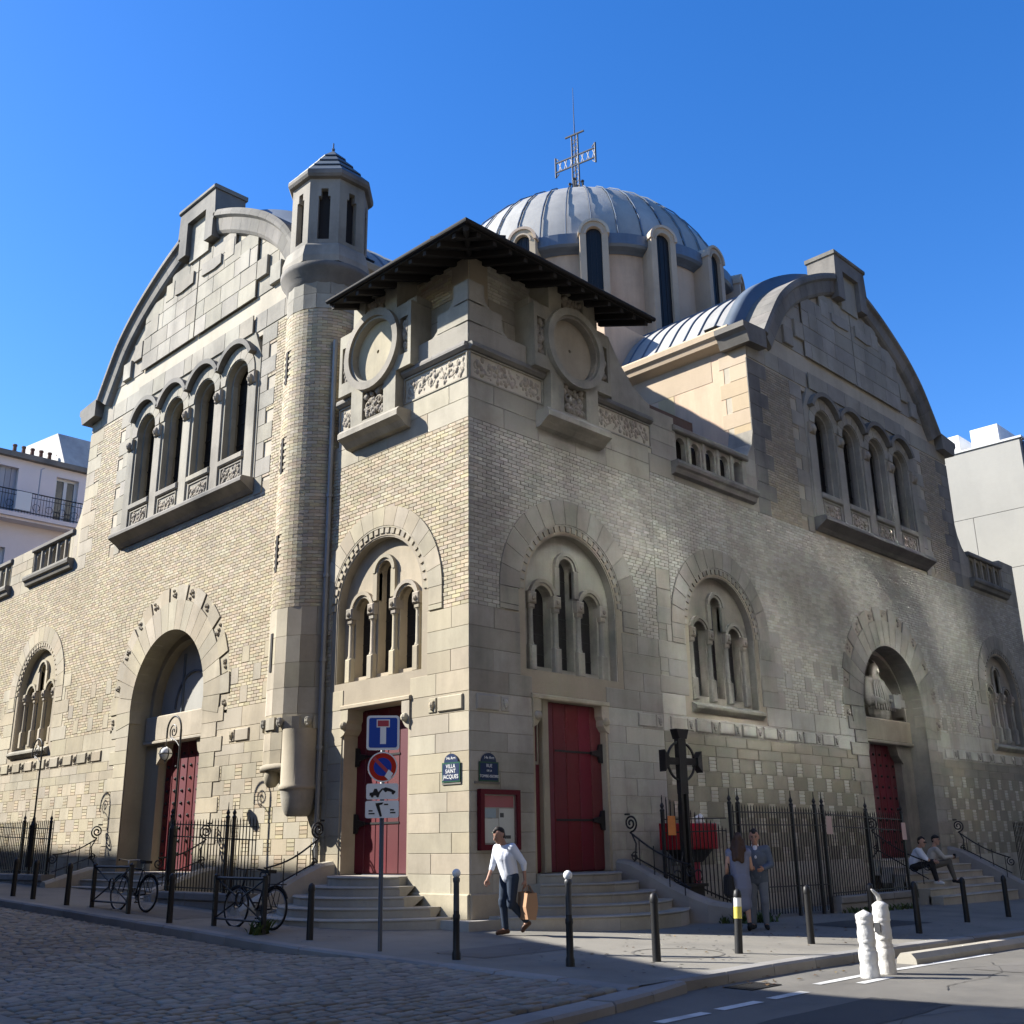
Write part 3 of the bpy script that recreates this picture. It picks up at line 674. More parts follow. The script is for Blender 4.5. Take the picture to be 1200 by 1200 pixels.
# ---- complete front
def front(Mp, G, PW, wins, doors, end, left):
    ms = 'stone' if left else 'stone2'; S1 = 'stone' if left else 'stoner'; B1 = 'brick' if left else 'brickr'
    cw = wins[0]; Ro = 2.08 if left else 2.2
    holes = [rect(doors[0], doors[1], .0, 4.2), arch(G, 2.02, 0, 5.1, 20)] + [arch(c, 1.45, 4.75 if i == 0 else 4.5, SP, 18) for i, c in enumerate(wins)]
    b = MB(); b.slab(Mp, [(0.02, -.8), (0.02, 10.3), (end, 10.3), (end, -.8)], holes, -.62, -.014); core = b.obj('wall', 'mortar', church)
    S0 = [('r', doors[0], doors[1], 0, 4.2), ('a', cw, 1.62, 4.75, SP)]
    lay('stone_block', Mp, .006, PW, .16, 3.8, .364, .95, S0, .006, S1); lay('stone_block', Mp, .006, PW, 3.8, 4.18, .38, 1.3, S0, .006, S1, -.004)
    lay('stone_block', Mp, .006, PW, 4.18, 5.86, .42, 1.1, S0 + [('a', cw, 1.6, 4.75, SP)], .005, ms)
    lay('brick', Mp, .006, PW, 5.86, 9.74, .0808, .245, [('a', cw, Ro - .16, 5.0, SP)], m=B1, jit=.006, vary=.06)
    lay('stone_block', Mp, .006, PW, 9.74, 10.64, .45, 1.2, [], .006, ms)
    # main wall
    e = end
    PO = [('a', G, 2.6, 0, 5.1), ('a', wins[1], 1.75, 4.3, SP)] + ([('a', wins[2], 1.75, 4.3, SP)] if len(wins) > 2 else [])
    PB = [('a', G, 3.1, 0, 5.1), ('a', wins[1], 2.0, 4.3, SP)] + ([('a', wins[2], 2.0, 4.3, SP)] if len(wins) > 2 else [])
    lay('stone_block', Mp, PW, e, -.5, .9, .35, 1.0, PO, .006, S1)
    n = 7; h = (3.3 - .9) / n
    for i in range(n):
        za = .9 + i * h; pitch = .98 if not left else .92
        for (p, q) in segs(PW, e, cutrow(PO, za, za + h)):
            u = p - (.5 * pitch if i % 2 else 0); 
            while u < q:
                s0, s1 = max(p, u), min(q, u + pitch - .30)
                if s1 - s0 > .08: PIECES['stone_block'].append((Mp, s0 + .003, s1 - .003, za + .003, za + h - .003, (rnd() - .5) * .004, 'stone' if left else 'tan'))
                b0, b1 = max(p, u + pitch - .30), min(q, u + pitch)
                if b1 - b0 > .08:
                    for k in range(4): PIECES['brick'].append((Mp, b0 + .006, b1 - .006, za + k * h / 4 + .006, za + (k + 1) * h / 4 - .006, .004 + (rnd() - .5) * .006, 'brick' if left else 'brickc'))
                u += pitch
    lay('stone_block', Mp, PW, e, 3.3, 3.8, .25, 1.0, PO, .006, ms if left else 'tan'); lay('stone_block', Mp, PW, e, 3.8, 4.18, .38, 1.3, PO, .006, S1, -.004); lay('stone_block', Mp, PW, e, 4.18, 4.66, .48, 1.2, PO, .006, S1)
    # scattered stone blocks between the bricks low on the wall
    sc = []
    for (a, b_) in ((wins[1] + 2.2, G - 3.2), (G + 3.2, (wins[2] if len(wins) > 2 else e) - 2.2)) if not left else ((G + 3.2, wins[1] - 2.2), (wins[1] + 2.3, e), (PW + 2.2, G - 3.2)):
        k = 0; z = 4.75
        while z < 6.1:
            u = a + .15 + (.45 if k % 2 else 0)
            while u < b_ - .3: sc.append(('r', u, u + .34, z, z + .403)); u += 1.0
            z += .4848; k += 1
    # toothed stones beside the window jambs
    for c in wins[1:]:
        for k in range(5):
            for s_ in (-1, 1):
                z = 4.66 + k * .404; L = (.55, .2)[k % 2]; u0, u1 = sorted((c + s_ * 1.6, c + s_ * (2.15 + L))); 
                if z < 6.3: sc.append(('r', u0, u1, z, z + .404, 'tooth'))
    for s in sc: PIECES['stone_block'].append((Mp, s[1] + .004, s[2] - .004, s[3] + .004, s[4] - .004, .010 if len(s) > 5 else .003, 'stone' if left else 'grey2'))
    bz = (PW if left else PW + .55)
    if not left: lay('stone_block', Mp, PW, PW + .55, 4.66, 7.6, .5, .6, [('a', wins[1], 1.75, 4.3, SP)], .006, ms)
    if not left: lay('brick', Mp, PW, PW + .55, 7.6, 10.0, .0808, .245, [], m=B1, jit=.006, vary=.06)
    lay('brick', Mp, bz, e, 4.66, 10.0, .0809, .245, PB + sc, m=B1, jit=.006, vary=.06)
    # blind strip under the parapets
    for (a, b_) in (((G + 6.72, e),) if left else ((PW, G - 6.72), (G + 6.72, e))): lay('stone_block', Mp, a, b_, 10.0, 10.5, .5, 1.2, [], .006, ms)
    cp = tri_window(Mp, cw, Ro, 4.75, False, ms=ms, clip=None)
    for c in wins[1:]: tri_window(Mp, c, 2.15, 4.5, True, ms=ms)
    frieze(Mp, .12, PW, [(doors[0] - .3, doors[1] + .3)], S1); frieze(Mp, PW + .2, e, [(G - 3.0, G + 3.0)] + ([(4.4, 6.7)] if left else []), S1)
    pav_door(Mp, doors[0], doors[1], doors[1], doors[0] + .42 if not left else None)
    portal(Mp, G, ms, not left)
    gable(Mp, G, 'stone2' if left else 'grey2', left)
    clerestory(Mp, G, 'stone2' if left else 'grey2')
    # plinth course round the base
    return core
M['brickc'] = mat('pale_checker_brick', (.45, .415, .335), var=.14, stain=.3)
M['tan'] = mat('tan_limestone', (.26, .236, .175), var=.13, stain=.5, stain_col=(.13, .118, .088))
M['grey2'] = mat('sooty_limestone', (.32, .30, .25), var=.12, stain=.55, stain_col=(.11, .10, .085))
front(FL, 11.83, 4.46, (2.85, 20.7), (1.74, 3.96), 27.0, True)
front(FR, 17.65, 6.0, (3.02, 8.65, 26.6), (1.72, 4.02), 29.6, False)
# ------------------------------------------------------------------ upper part of the corner pavilion
def pav_top(Mp, cu, ue, left):
    ms = 'stone2'
    b = MB(); b.slab(Mp, [(.02, 10.3), (.02, 11.26), (ue, 11.26), (ue, 10.3)], [], -.6, -.014); b.obj('wall', 'joint', church)
    # cornice over the leaf frieze, each stretch its own stone
    for a, e in ((.0, cu - .82), (cu + .82, ue)):
        panel_recess(Mp, a + (.06 if a == 0 else .04), e - .04, 10.66, 11.2, .02, church, .035, ms); foliage(Mp, a + .08, e - .06, 10.7, 11.18, -.08, church, k=1.3)
        n = max(1, round((e - a) / 1.0))
        for i in range(n):
            q = MB(); q.slab(lambda u, d, z: Mp(d, u, z), [(-.3, 11.42), (.10, 11.42), (.12, 11.36), (.12, 11.31), (.05, 11.25), (-.3, 11.25)], [], a + (e - a) * i / n + .003, a + (e - a) * (i + 1) / n - .003, True); q.obj('cornice_stone', 'grey', church)
    # recessed wall behind, brick on top
    rb = MB(); rb.box((.34, -.9, 11.3), (ue if left else 4.66, -.37, 13.75), Mp); rb.obj('upper_wall', 'mortar', church)
    lay('stone_block', Mp, .36, (ue if left else 4.66), 11.42, 12.9, .37, 1.0, [], .006, ms, -.355); lay('brick', Mp, .36, (ue if left else 4.66), 12.9, 13.74, .0808, .245, [], proud=-.35, m='brick' if left else 'brickr')
    # stone corner block with a swept side
    sw = [(.0, 11.42), (.0, 12.9), (.10, 12.9), (.34, 12.72), (.6, 12.42), (.85, 12.14), (1.1, 11.93), (1.35, 11.8), (1.55, 11.74), (1.72, 11.72), (1.72, 11.42)]
    q = MB(); q.slab(Mp, sw, [], -.4, .0, False); 
    if left: q.slab(FR, sw, [], -.4, .0, False); q.obj('corner_block', ms, church)
    for i in range(3):
        z0, z1 = 11.43 + i * .49, 11.43 + (i + 1) * .49; e = [1.72, .98, .46][i]
        p = MB(); p.piece(Mp, .004, e, z0 + .004, z1 - .004 - (.02 if i < 2 else 0), -.02, .012, .006); p.obj('stone_block', ms, church)
    # cruciform clock panel
    w_, h_ = .80, 1.30
    D = .24
    b = MB(); cross = [(cu - w_, 10.42), (cu - w_, 11.40), (cu - h_, 11.40), (cu - h_, 12.95), (cu - w_, 12.95), (cu - w_, 13.85), (cu + w_, 13.85), (cu + w_, 12.95), (cu + h_, 12.95), (cu + h_, 11.40), (cu + w_, 11.40), (cu + w_, 10.42)]
    zc = 12.18; circ = [(cu + .84 * math.cos(2 * PI * i / 36), zc + .84 * math.sin(2 * PI * i / 36)) for i in range(36)]
    PP = [(cu - .38, cu + .38, 13.12, 13.55), (cu - .38, cu + .38, 10.55, 11.25), (cu - 1.2, cu - .93, 11.72, 12.62), (cu + .93, cu + 1.2, 11.72, 12.62)]
    b.slab(Mp, cross, [circ] + [rect(*p) for p in PP], -.5, D); cp = b.obj('clock_panel', ms, church)
    for p in PP:
        k = MB(); k.box((p[0] - .01, D - .22, p[2] - .01), (p[1] + .01, D - .12, p[3] + .01), Mp); k.obj('carved_ground', 'carve', cp); foliage(Mp, *p, D - .10, cp, k=1.1)
    k = MB(); k.sector(Mp, cu, zc, .80, .97, 0, 2 * PI - .0001, -.3, D + .12, 40); k.sector(Mp, cu, zc, .74, .82, 0, 2 * PI - .0001, -.3, D + .05, 40); k.obj('clock_ring', ms, cp)
    k = MB(); k.slab(Mp, [(cu + .8 * math.cos(2 * PI * i / 36), zc + .8 * math.sin(2 * PI * i / 36)) for i in range(36)], [[(cu + .045 * math.cos(2 * PI * i / 10), zc + .045 * math.sin(2 * PI * i / 10)) for i in range(10)]], -.1, D - .12); k.obj('blank_clock_face', 'stone', cp)
    k = MB(); k.box((cu - .06, D - .35, zc - .06), (cu + .06, D - .3, zc + .06), Mp); k.obj('spindle_hole', 'wood', cp)
    k = MB(); k.slab(lambda u, d, z: Mp(d, u, z), [(-.2, 10.44), (D + .10, 10.44), (D + .16, 10.36), (D + .16, 10.24), (D + .02, 10.16), (D - .1, 10.06), (-.2, 10.0)], [], cu - 1.06, cu + 1.06, True); k.obj('clock_sill', 'stone2', cp)
    for s_ in (-1, 1):
        if left and s_ > 0: continue
        k = MB(); a, e_ = sorted((cu + s_ * 1.32, cu + s_ * 1.0)); k.piece(Mp, a, e_, 12.93, 13.1, -.5, D - .12, .03); k.obj('shoulder_stone', ms, cp)
pav_top(FL, 2.9, 4.46, True); pav_top(FR, 3.06, 6.12, False)
# raking stone at the pavilion's right side, pier of the parapet
q = MB(); q.slab(FR, [(4.66, 11.42), (4.66, 13.1), (5.05, 12.55), (5.5, 12.1), (5.95, 11.86), (6.15, 11.8), (6.15, 11.42)], [], -.5, .0, True); q.obj('raking_stone', 'stone2', church)
for (a, b_, zt, m) in ((6.13, 7.12, 11.72, 'stone2'), (10.38, 10.9, 11.5, 'stone2'), (24.4, 25.2, 11.3, 'stone2'), (28.25, 29.6, 11.72, 'stone2')):
    q = MB(); q.box((a, -.6, 10.0), (b_, -.02, zt), FR); q.obj('parapet_pier', 'joint', church); lay('stone_block', FR, a, b_, 10.5, zt, .42, 1.1, [], .006, m)
for (a, b_, zt) in ((18.7, 19.0, 11.3), (22.3, 24.2, 11.55), (26.9, 27.0, 11.5)):
    q = MB(); q.box((a, -.6, 10.0), (b_, -.02, zt), FL); q.obj('parapet_pier', 'joint', church); lay('stone_block', FL, a, b_, 10.5, zt, .42, 1.1, [], .006, 'stone')
balustrade(FR, 7.12, 10.38); balustrade(FR, 25.25, 28.2); balustrade(FL, 19.05, 22.25); balustrade(FL, 24.25, 26.9)
# low lean-to roof with its row of clay tiles behind the parapet
M['tile'] = mat('clay_tile', (.12, .065, .045), var=.25, stain=.5)
for i in range(9):
    t = MB(); x = 6.2 + i * .24
    t.slab(lambda u, d, z: (u, d, z), [(x, 12.0), (x + .04, 12.09), (x + .12, 12.13), (x + .20, 12.09), (x + .23, 12.0)], [], .5, 1.5, True); t.obj('roof_tile', 'tile', church)
q = MB(); q.box((6.1, .3, 11.5), (8.4, 1.6, 12.02)); q.obj('lean_to_roof', 'tile', church)
# ------------------------------------------------------------------ eaves and hipped roof of the pavilion
O, ZE, SL = 1.0, 13.30, math.tan(math.radians(21))
ex, ey = 5.1, 3.62
def roof_z(x, y): return ZE + SL * min(x + O, y + O, 3.2)
r = MB(); th = .10
pts = [(-O, -O), (ex, -O), (ex, 2.2), (2.2, 2.2), (2.2, ey), (-O, ey)]
# two pitched planes meeting on the hip line
r.add([(-O, -O, ZE), (ex, -O, ZE), (ex, 2.2, ZE + SL * 3.2), (2.2, 2.2, ZE + SL * 3.2), (-O, ey, ZE), (2.2, ey, ZE + SL * 3.2),
       (-O, -O, ZE + th), (ex, -O, ZE + th), (ex, 2.2, ZE + SL * 3.2 + th), (2.2, 2.2, ZE + SL * 3.2 + th), (-O, ey, ZE + th), (2.2, ey, ZE + SL * 3.2 + th)],
      [(0, 1, 2, 3), (0, 3, 5, 4), (6, 7, 8, 9), (6, 9, 11, 10), (0, 1, 7, 6), (0, 4, 10, 6), (1, 2, 8, 7), (4, 5, 11, 10), (2, 3, 9, 8), (3, 5, 11, 9)])
ro = r.obj('eaves_roof', 'wood', church)
g = MB(); g.tube([(ex + .02, -O - .05, ZE + .08), (-O - .05, -O - .05, ZE + .08), (-O - .05, ey + .02, ZE + .08)], .055, 8); g.obj('gutter', 'wood', ro)
for i in range(13):
    q = MB(); x = -.6 + i * .46
    if x < ex - .1: q.add([(x - .05, -O + .04, ZE - .10), (x + .05, -O + .04, ZE - .10), (x + .05, -O + .04, ZE + .02), (x - .05, -O + .04, ZE + .02)] + [(x - .05, .5, ZE + SL * 1.5 - .16), (x + .05, .5, ZE + SL * 1.5 - .16), (x + .05, .5, ZE + SL * 1.5), (x - .05, .5, ZE + SL * 1.5)], [(0, 1, 2, 3), (4, 5, 6, 7), (0, 1, 5, 4), (1, 2, 6, 5), (2, 3, 7, 6), (3, 0, 4, 7)]); q.obj('rafter', 'wood', ro)
for i in range(10):
    q = MB(); x = -.6 + i * .46
    if x < ey - .05: q.add([(p[1], p[0], p[2]) for p in [(x - .05, -O + .04, ZE - .10), (x + .05, -O + .04, ZE - .10), (x + .05, -O + .04, ZE + .02), (x - .05, -O + .04, ZE + .02), (x - .05, .5, ZE + SL * 1.5 - .16), (x + .05, .5, ZE + SL * 1.5 - .16), (x + .05, .5, ZE + SL * 1.5), (x - .05, .5, ZE + SL * 1.5)]], [(0, 1, 2, 3), (4, 5, 6, 7), (0, 1, 5, 4), (1, 2, 6, 5), (2, 3, 7, 6), (3, 0, 4, 7)]); q.obj('rafter', 'wood', ro)
q = MB(); q.tube([(-O + .03, -O + .03, ZE - .04), (.5, .5, ZE + SL * 1.5 - .08)], .07, 6); q.obj('hip_rafter', 'wood', ro)
# ------------------------------------------------------------------ round stair turret
TX, TY, TR = .30, 5.62, .97
b = MB(); b.lathe([(TR - .012, 3.0), (TR - .012, 15.0)], (TX, TY), 40); tur = b.obj('turret_shaft', 'mortar', church, True)
bk = MB(); sb = {}
def cyl_piece(mb, a0, a1, z0, z1, r0, r1):
    n = 2; vs = []
    for i in range(n + 1):
        a = a0 + (a1 - a0) * i / n
        for z in (z0, z1):
            for r_ in (r0, r1): vs.append((TX + r_ * math.cos(a), TY + r_ * math.sin(a), z))
    fs = []
    for i in range(n):
        p, e = i * 4, i * 4 + 4; fs += [(p + 1, p + 3, e + 3, e + 1), (p, p + 1, e + 1, e), (p + 2, p + 3, e + 3, e + 2)]
    fs += [(0, 1, 3, 2), (n * 4, n * 4 + 1, n * 4 + 3, n * 4 + 2)]; mb.add(vs, fs)
slit_a = math.radians(168)
z = 6.55; i = 0
while z < 13.98:
    n = 25; da = 2 * PI / n
    for k in range(n):
        a0 = k * da + (da / 2 if i % 2 else 0)
        am = (a0 + da / 2) % (2 * PI)
        if not (PI * .55 < am < PI * 1.75): continue
        if any(zz - .45 < z < zz + .4 for zz in (7.9, 10.3, 12.6)) and abs(am - slit_a) < .09: continue
        cyl_piece(bk, a0 + .005, a0 + da - .005, z + .005, z + .0758, TR - .02, TR + .008 + (rnd() - .5) * .006)
    z += .0808; i += 1
tag(bk.obj('brickwork', 'brick', tur), kind='stuff')
rows = [(3.0, 3.42), (3.42, 3.8), (3.8, 4.18), (4.18, 4.75), (4.75, 5.3), (5.3, 5.9), (5.9, 6.55), (14.0, 14.4), (14.4, 14.8)]
for ri, (z0, z1) in enumerate(rows):
    n = 9
    for k in range(n):
        a0 = 2 * PI * k / n + (.35 if ri % 2 else 0); am = a0 + PI / n
        if not (PI * .5 < am % (2 * PI) < PI * 1.8): continue
        p = MB(); cyl_piece(p, a0 + .005, a0 + 2 * PI / n - .005, z0 + .004, z1 - .004, TR - .03, TR + .014); p.obj('stone_block', 'stone' if z0 < 10 else 'stone2', tur)
for zz in (5.6, 7.9, 10.3, 12.6):
    q = MB(); cyl_piece(q, slit_a - .055, slit_a + .055, zz - .45, zz + .42, TR - .05, TR + .02); q.obj('slit_window', 'wood', tur)
for k in range(5):
    a = PI * (.80 + .20 * k); p = MB(); cyl_piece(p, a - .20, a + .14, 3.86, 4.12, TR - .02, TR + .05); p.obj('carved_panel', 'stone', tur)
    p = MB(); ah = a + .31; c_ = (TX + (TR + .05) * math.cos(ah), TY + (TR + .05) * math.sin(ah)); p.ball((*c_, 4.0), .085, 8, 6, (1, 1, 1.3)); p.ball((c_[0] - .04, c_[1], 4.06), .04, 6, 4); p.ball((c_[0] - .03, c_[1] - .04, 3.93), .045, 6, 4); p.obj('carved_head', 'stone2', tur)
q = MB(); q.lathe([(.0, 2.5), (.3, 2.62), (.55, 2.8), (.70, 2.94), (.9, 3.0), (TR + .06, 3.0), (TR + .06, 3.1), (TR, 3.14)], (TX, TY), 36); q.obj('corbel', 'stone', tur, True)
LX, LY = -.30, 5.03
q = MB(); q.lathe([(.42, 2.58), (.43, 2.60), (.43, 2.65), (.395, 2.68), (.395, 3.84)], (LX, LY), 28); q.obj('half_column', 'stone', tur, True)
q = MB(); q.lathe([(.0, 2.03), (.22, 2.03), (.27, 2.07), (.34, 2.22), (.375, 2.42), (.39, 2.56), (.40, 2.58)], (LX, LY), 28); q.obj('corbel', 'stone2', tur, True)
q = MB(); q.lathe([(.0, 2.64), (.09, 2.66), (.15, 2.74), (.18, 2.86), (.14, 3.0)], (-.52, 5.75), 20); q.obj('corbel', 'stone', tur, True)
q = MB(); q.lathe([(TR, 14.7), (TR + .06, 14.8), (TR + .08, 14.92), (TR + .20, 15.06), (TR + .22, 15.2), (TR + .1, 15.26)], (TX, TY), 40); q.obj('turret_ring', 'grey', tur, True)
def octo(rr, z, off=PI / 8): return [(TX + rr * math.cos(off + k * PI / 4), TY + rr * math.sin(off + k * PI / 4), z) for k in range(8)]
q = MB()
secs = [(1.17, 15.24), (1.17, 15.42), (1.08, 15.75), (1.02, 15.82)]
vs = [p for r_, z in secs for p in octo(r_, z)]; q.add(vs, [(i * 8 + k, i * 8 + (k + 1) % 8, i * 8 + 8 + (k + 1) % 8, i * 8 + 8 + k) for i in range(3) for k in range(8)]); q.obj('lantern_base', 'stone2', tur)
for k in range(8):
    a0, a1 = PI / 8 + k * PI / 4, PI / 8 + (k + 1) * PI / 4; p0 = Vector((TX + 1.0 * math.cos(a0), TY + 1.0 * math.sin(a0), 0)); p1 = Vector((TX + 1.0 * math.cos(a1), TY + 1.0 * math.sin(a1), 0)); t = p1 - p0; L = t.length; t.normalize(); nn = Vector((t.y, -t.x, 0))
    def MO(u, d, z, p0=p0, t=t, nn=nn): v = p0 + t * u + nn * d; return (v.x, v.y, z)
    q = MB(); q.slab(MO, rect(0, L, 15.80, 17.75), [[(L / 2 - .15, 15.95), (L / 2 - .15, 17.20), (L / 2 - .09, 17.20), (L / 2 - .09, 17.42), (L / 2 + .09, 17.42), (L / 2 + .09, 17.20), (L / 2 + .15, 17.20), (L / 2 + .15, 15.95)]], -.16, 0); lw = q.obj('lantern_wall', 'stone2', tur)
    q = MB(); q.box((.02, -.2, 15.85), (L - .02, -.15, 17.60), MO); q.obj('lantern_shade_sheet', 'wood', tur)  # dark sheet stands in for the shade inside the lantern
q = MB()
secs = [(1.0, 17.70), (1.10, 17.73), (1.14, 17.80), (1.14, 17.90), (1.02, 17.94)]
vs = [p for r_, z in secs for p in octo(r_, z)]; q.add(vs, [(i * 8 + k, i * 8 + (k + 1) % 8, i * 8 + 8 + (k + 1) % 8, i * 8 + 8 + k) for i in range(4) for k in range(8)]); q.obj('lantern_cornice', 'grey', tur)
rz_ = [(1.10, 17.90), (.84, 18.22), (.60, 18.52), (.36, 18.82), (.02, 19.20)]
for i in range(4):                          # stepped zinc courses of the little pyramid roof
    q = MB(); (ra, za), (rb, zb) = rz_[i], rz_[i + 1]
    vs = octo(ra + .03, za) + octo(ra + .03, za + .03) + octo(max(rb, .02), zb); q.add(vs, [(j * 8 + k, j * 8 + (k + 1) % 8, j * 8 + 8 + (k + 1) % 8, j * 8 + 8 + k) for j in range(2) for k in range(8)]); q.obj('roof_course', 'slate', tur)
q = MB(); q.tube([(TX, TY, 19.10), (TX, TY, 19.45)], .02, 5); q.ball((TX, TY, 19.25), .05, 6, 5); q.obj('finial', 'zincdark', tur)
# rain pipe between turret and pavilion
rp = MB(); rp.tube([(-.09, 4.62, .25), (-.09, 4.62, 13.1)], .06, 8)
for z in (1.5, 3.4, 5.3, 7.2, 9.1): rp.tube([(-.09, 4.62, z), (-.09, 4.62, z + .08)], .08, 8)
rp.obj('rain_pipe', 'pipe', church) if 'pipe' in M else None
# ------------------------------------------------------------------ transepts, roofs, drum, dome
def box_part(name, m, a, b_): q = MB(); q.box(a, b_); return q.obj(name, m, church)
box_part('low_roof', 'zincdark', (.5, .5, 9.9), (29.2, 26.8, 10.1))
box_part('end_wall', 'stone2', (29.0, .03, -.8), (29.58, 26, 10.2)); box_part('end_wall', 'stone', (.03, 26.3, -.8), (17, 26.98, 10.2))
box_part('end_wall', 'stone2', (29.0, .5, 10.2), (29.57, 14, 11.6))
def transept(G, D, side_lo, right):
    """barrel roof along the depth axis behind a gable; Mp maps (u, depth, z)"""
    Mp = (lambda u, d, z: (u, d, z)) if right else (lambda u, d, z: (d, u, z))
    ww = 6.72
    for s_ in (-1, 1):
        q = MB(); a, b_ = sorted((G + s_ * ww, G + s_ * (ww - .6))); q.box((a, .78, 10.0), (b_, D, 15.2), Mp); sw = q.obj('transept_wall', 'plaster', church)
        if s_ < 0 and right:
            z = 10.3; i = 0
            while z < 15.1:
                L = (.6, .95)[i % 2]; k = MB(); k.piece(lambda u, d, z_: (G - ww - d, u, z_), -.0 + .0, L, z + .004, min(z + .47, 15.16), -.03, .012); k.obj('quoin_stone', 'ochre_stone', sw); z += .474; i += 1
            for (y0, y1, z0, z1) in ((1.2, 4.2, 14.3, 15.18), (2.6, 3.2, 10.4, 14.3)):
                k = MB(); k.piece(lambda u, d, z_: (G - ww - d, u, z_), y0, y1, z0, z1, -.03, .01); k.obj('stone_band', 'ochre_stone', sw)
            k = MB(); k.sector(lambda u, d, z_: (G - ww - d, u, z_), 3.9, 12.75, .5, .72, 0, PI, -.05, .05, 12); k.obj('window_arch', 'ochre_stone', sw)
            k = MB(); k.slab(lambda u, d, z_: (G - ww - d, u, z_), arch(3.9, .5, 11, 12.75), [], -.02, .02); k.obj('pane', 'glassdark', sw)
        q = MB(); sec = [(0, 15.14), (.12, 15.2), (.30, 15.3), (.34, 15.42), (.42, 15.5), (.44, 15.66), (.40, 15.72), (-.3, 15.74), (-.3, 15.14)]
        q.slab(lambda u, d, z_: Mp(G + s_ * (ww + u), d, z_), sec, [], .30, D, True); q.obj('eaves_cornice', 'ochre_stone' if right else 'stone', church)
    prof = [(a + .05, z + .20) for a, z in ARC]
    prof = [(6.9, 15.74)] + prof + [(0, 20.0)]
    full = [(G - a, z) for a, z in prof] + [(G + a, z) for a, z in reversed(prof[:-1])]
    st = .56; d = 1.15; n = int((D - d) / st)
    for i in range(n):
        a, e = d + i * st, d + (i + 1) * st; q = MB(); k = len(full)
        vs = [Mp(u, y_, z) for y_ in (a + .015, e - .015) for u, z in full]; q.add(vs, [(j, j + 1, k + j + 1, k + j) for j in range(k - 1)]); q.obj('zinc_sheet', 'zinc', church, True)
        q = MB(); q.tube([Mp(u, a, z + .02) for u, z in full], .035, 5); q.obj('standing_seam', 'zincdark', church)
    # upstand against the gable, its shade painted in with the dark zinc
    up = [(u, z + .0) for u, z in full]; k = len(up); lo = [(G + (u - G) * .90, z - .7) for u, z in up]; hi = [(G + (u - G) * 1.012, z + .16) for u, z in up]
    q = MB(); vs = [Mp(u, .55, z) for u, z in lo] + [Mp(u, .75, z) for u, z in hi] + [Mp(u, 1.2, z) for u, z in hi] + [Mp(u, 1.2, z) for u, z in lo]
    q.add(vs, [(r_ * k + j, r_ * k + j + 1, r_ * k + k + j + 1, r_ * k + k + j) for r_ in range(3) for j in range(k - 1)]); q.obj('roof_upstand', 'zincdark', church, True)
    # plate added so that no daylight passes behind the gable
    q = MB(); q.slab(Mp, [(G - 6.6, 10.0), (G - 6.6, 15.7)] + [(u, z - .1) for u, z in full[2:-2]] + [(G + 6.6, 15.7), (G + 6.6, 10.0)], [], 1.0, 1.1, True); q.obj('daylight_stop', 'wood', church)
M['ochre_stone'] = mat('ochre_limestone', (.50, .40, .265), var=.08, stain=.4, stain_col=(.3, .23, .15))
M['pipe'] = mat('zinc_pipe', (.27, .27, .26), rough=.5, var=.1, stain=.3, metal=.2)
rp.obj('rain_pipe', 'pipe', church)
transept(17.65, 11.8, True, True); transept(11.83, 17.6, True, False)
M['drumstone'] = mat('drum_stone', (.48, .385, .285), var=.1, stain=.5, stain_col=(.2, .17, .135))
CX, CY = 17.62, 11.82
box_part('crossing_block', 'plaster', (CX - 6.4, CY - 6.4, 10), (CX + 6.4, CY + 6.4, 18.2))
RD, ZD = 6.12, 22.4
NW = 16
b = MB(); b.lathe([(RD, 17.0), (RD, ZD + .4)], (CX, CY), 96, sc=lambda a: 1 + .016 * abs(math.sin(NW * a / 2))); dr = b.obj('dome_drum', 'plaster', church, True)
b = MB(); b.lathe([(RD, ZD - .12), (RD + .12, ZD - .05), (RD + .34, ZD + .02), (RD + .42, ZD + .1), (RD + .42, ZD + .52), (RD + .2, ZD + .62)], (CX, CY), 128, sc=lambda a: 1 + .022 * abs(math.sin(NW * a / 2))); b.obj('scalloped_cornice', 'zincdark', dr)
DP = [(6.30, ZD + .55), (6.22, ZD + .9), (6.0, ZD + 1.7), (5.6, ZD + 2.5), (5.05, ZD + 3.3), (4.35, ZD + 4.02), (3.5, ZD + 4.65), (2.5, ZD + 5.12), (1.5, ZD + 5.4), (.7, ZD + 5.52), (.25, ZD + 5.55)]
for k in range(40):
    a0, a1 = 2 * PI * k / 40 + .004, 2 * PI * (k + 1) / 40 - .004; b = MB(); b.lathe(DP, (CX, CY), 4, a0, a1); b.obj('dome_sheet', 'zinc', dr, True)
    b = MB(); a = 2 * PI * k / 40; b.tube([(CX + r_ * 1.008 * math.cos(a), CY + r_ * 1.008 * math.sin(a), z + .03) for r_, z in DP], .026, 6); b.obj('dome_rib', 'zincdark', dr)
